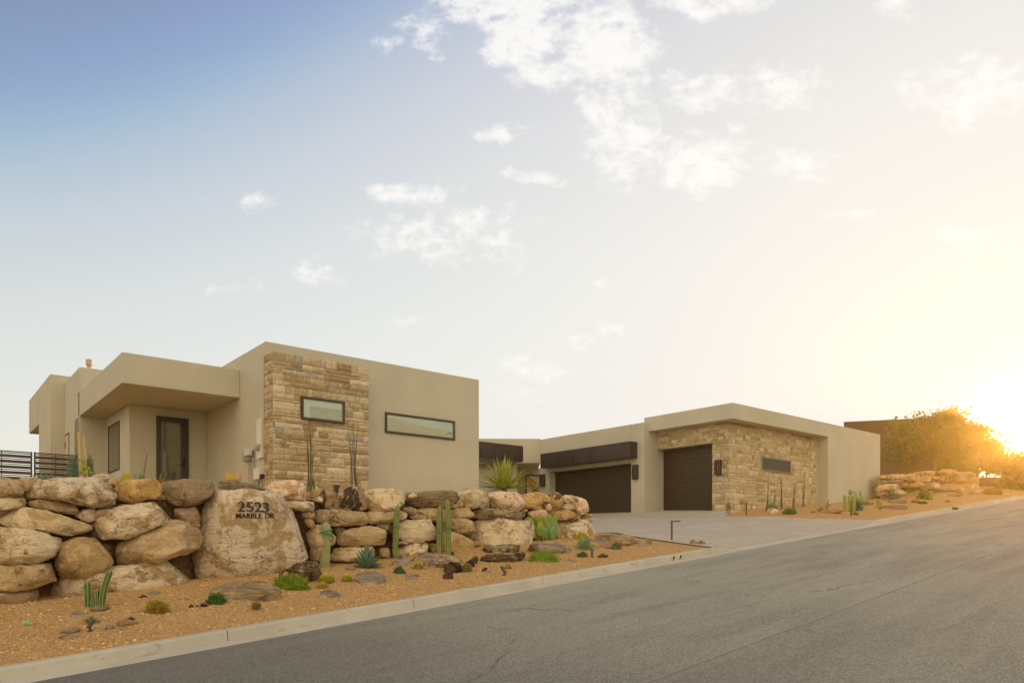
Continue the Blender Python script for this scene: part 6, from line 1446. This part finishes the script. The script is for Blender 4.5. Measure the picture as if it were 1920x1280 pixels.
# trees
M['bark']=simple('tree bark',(.12,.085,.05),.9,0,.3,20,.03,40)
M['treeleaf']=m_leaf('feathery tree leaf',(.17,.21,.03),(.09,.13,.02),trans=.3,scale=1.5); M['treeleaf2']=m_leaf('broad tree leaf',(.18,.15,.03),(.10,.10,.02),trans=.3,scale=1.5)
def tree(name,label,base,lobes,nleaf,ls,mat,trunks,seed=1,cat='tree',aspect=.35,droop=.3,group=None):
    """base point, lobes (centre xyz rel, radii), trunks: number of stems"""
    rnd=random.Random(seed); r=empty(name,base,0,label,cat,group); tm=MB(); ends=[]
    cs=[Vector(l[0]) for l in lobes]
    for i in range(trunks):
        a=6.28*i/trunks+.5; b=Vector((math.cos(a)*.12,math.sin(a)*.12,-.3)); tgt=cs[i%len(cs)]*.75; mid=b.lerp(tgt,.5)+Vector((rnd.gauss(0,.12),rnd.gauss(0,.12),0))
        tm.tube([b,b.lerp(mid,.5)+Vector((rnd.gauss(0,.05),rnd.gauss(0,.05),0)),mid,tgt],[.11,.09,.07,.045],8); ends.append((mid,tgt))
    for c,l in zip(cs,lobes):
        m_,t_=min(ends,key=lambda e:(e[1]-c).length)
        for k in range(5):
            e=c+Vector([rnd.uniform(-.7,.7)*l[1][j] for j in range(3)]); s0=m_.lerp(t_,rnd.uniform(.3,1)); tm.tube([s0,s0.lerp(e,.5)+Vector((0,0,.1)),e],[.04,.025,.008],6)
    tm.build('trunk',M['bark'],r,smooth=True)
    q=MB(); clumps=[]
    for c,l in zip(cs,lobes):
        vol=l[1][0]*l[1][1]*l[1][2]
        for k in range(int(24+vol*11)):
            while True:
                d=Vector((rnd.uniform(-1,1),rnd.uniform(-1,1),rnd.uniform(-1,1)))
                if .35<d.length<1: break
            clumps.append((c+Vector((d.x*l[1][0],d.y*l[1][1],d.z*l[1][2])),rnd.uniform(.5,1.2)))
    for i in range(nleaf):
        c,k=rnd.choice(clumps); d=Vector((rnd.gauss(0,1),rnd.gauss(0,1),rnd.gauss(0,.7)))*ls*1.9*k; p=c+d; L=ls*rnd.uniform(.6,1.4)
        dr=Vector((rnd.gauss(0,1),rnd.gauss(0,1),rnd.gauss(-droop,.6))).normalized(); sd=dr.cross(Vector((rnd.gauss(0,1),rnd.gauss(0,1),rnd.gauss(0,1)))).normalized()*L*aspect
        q.add([p-sd*.5,p+dr*L*.5-sd,p+dr*L,p+dr*L*.5+sd],[(0,1,2,3)])
    q.build('crown',M[mat],r); return r
Yt=50.; b=Vector((XX(1757,Yt),Yt,5.1))
def L_(u,v,ru,rz_,ry=None,dy=0,Y=Yt): k=Y/FPX; return ((XX(u,Y)-b.x,dy,Z(v,Y)-b.z),(ru*k*.86,(ry or ru*.8)*k,rz_*k))
tree('mesquite_tree','wide feathery mesquite tree glowing in the low sun in front of the neighbour house',b,
 [L_(1740,812,45,26),L_(1700,822,32,26,dy=-.5),L_(1690,842,28,18,dy=-1),L_(1770,800,38,20,dy=.3),L_(1790,830,30,24),L_(1815,812,24,14,dy=.5),L_(1742,845,44,18,dy=-.6),L_(1775,855,28,18,dy=-.8),L_(1780,785,22,8),L_(1718,800,26,12),L_(1812,838,20,12),L_(1833,808,20,7,dy=.4)],21000,.21,'treeleaf',4,seed=5,aspect=.34)
b=Vector((XX(1850,60.),60.,6.0)); Yt=60.
def L2(u,v,ru,rz_): return L_(u,v,ru,rz_,Y=60.)
tree('small_tree','small sparse round leaved tree silhouetted against the sun, right of the neighbour house',b,[L2(1852,845,16,18),L2(1862,855,13,20),L2(1845,868,12,10),L2(1856,832,10,8),L2(1866,874,8,8)],2600,.24,'treeleaf2',1,seed=7,aspect=.5)
b=Vector((XX(1916,50.),50.,5.0)); 
def L3(u,v,ru,rz_,dy=0): return L_(u,v,ru,rz_,Y=50.,dy=dy)
tree('hedge_shrub','large backlit hedge like shrub at the right picture edge hiding the sun',b,[L3(1912,905,28,24),L3(1898,918,16,12),L3(1935,895,28,30),L3(1906,882,11,12),L3(1901,868,8,7),L3(1925,880,14,14),L3(1962,890,30,40)],16000,.20,'treeleaf2',3,seed=9,aspect=.5,cat='shrub')
b=Vector((XX(1665,54.),54.,5.2))
tree('shrub','green shrub top peeping over the low garden wall beside our garage end',b,[L_(1665,863,14,8,Y=54.),L_(1678,867,14,8,Y=54.)],2500,.14,'treeleaf',1,seed=11,cat='shrub')
b=Vector((XX(1790,53.),53.,5.3))
tree('shrub','dark leafy bush under the right side of the feathery tree',b,[L_(1795,876,22,10,Y=53.),L_(1770,878,16,9,Y=53.),L_(1818,878,12,8,Y=53.)],3500,.14,'treeleaf',1,seed=13,cat='shrub')
# ------------------------------------------------------------------ scattering volume added to stand in for lens flare round the sun
def stand_in_haze():
    q=MB(); q.box(-600,600,-600,600,-12,12.0); m=bpy.data.materials.new('added flare haze'); m.use_nodes=True; nt=m.node_tree; nt.nodes.clear()
    o=nt.nodes.new('ShaderNodeOutputMaterial'); v=nt.nodes.new('ShaderNodeVolumePrincipled'); v.inputs['Color'].default_value=(1,.66,.24,1); v.inputs['Density'].default_value=.0011; v.inputs['Anisotropy'].default_value=.85
    nt.links.new(v.outputs[0],o.inputs['Volume']); b=q.build('stand_in_haze',m); b['kind']='stuff'
stand_in_haze()
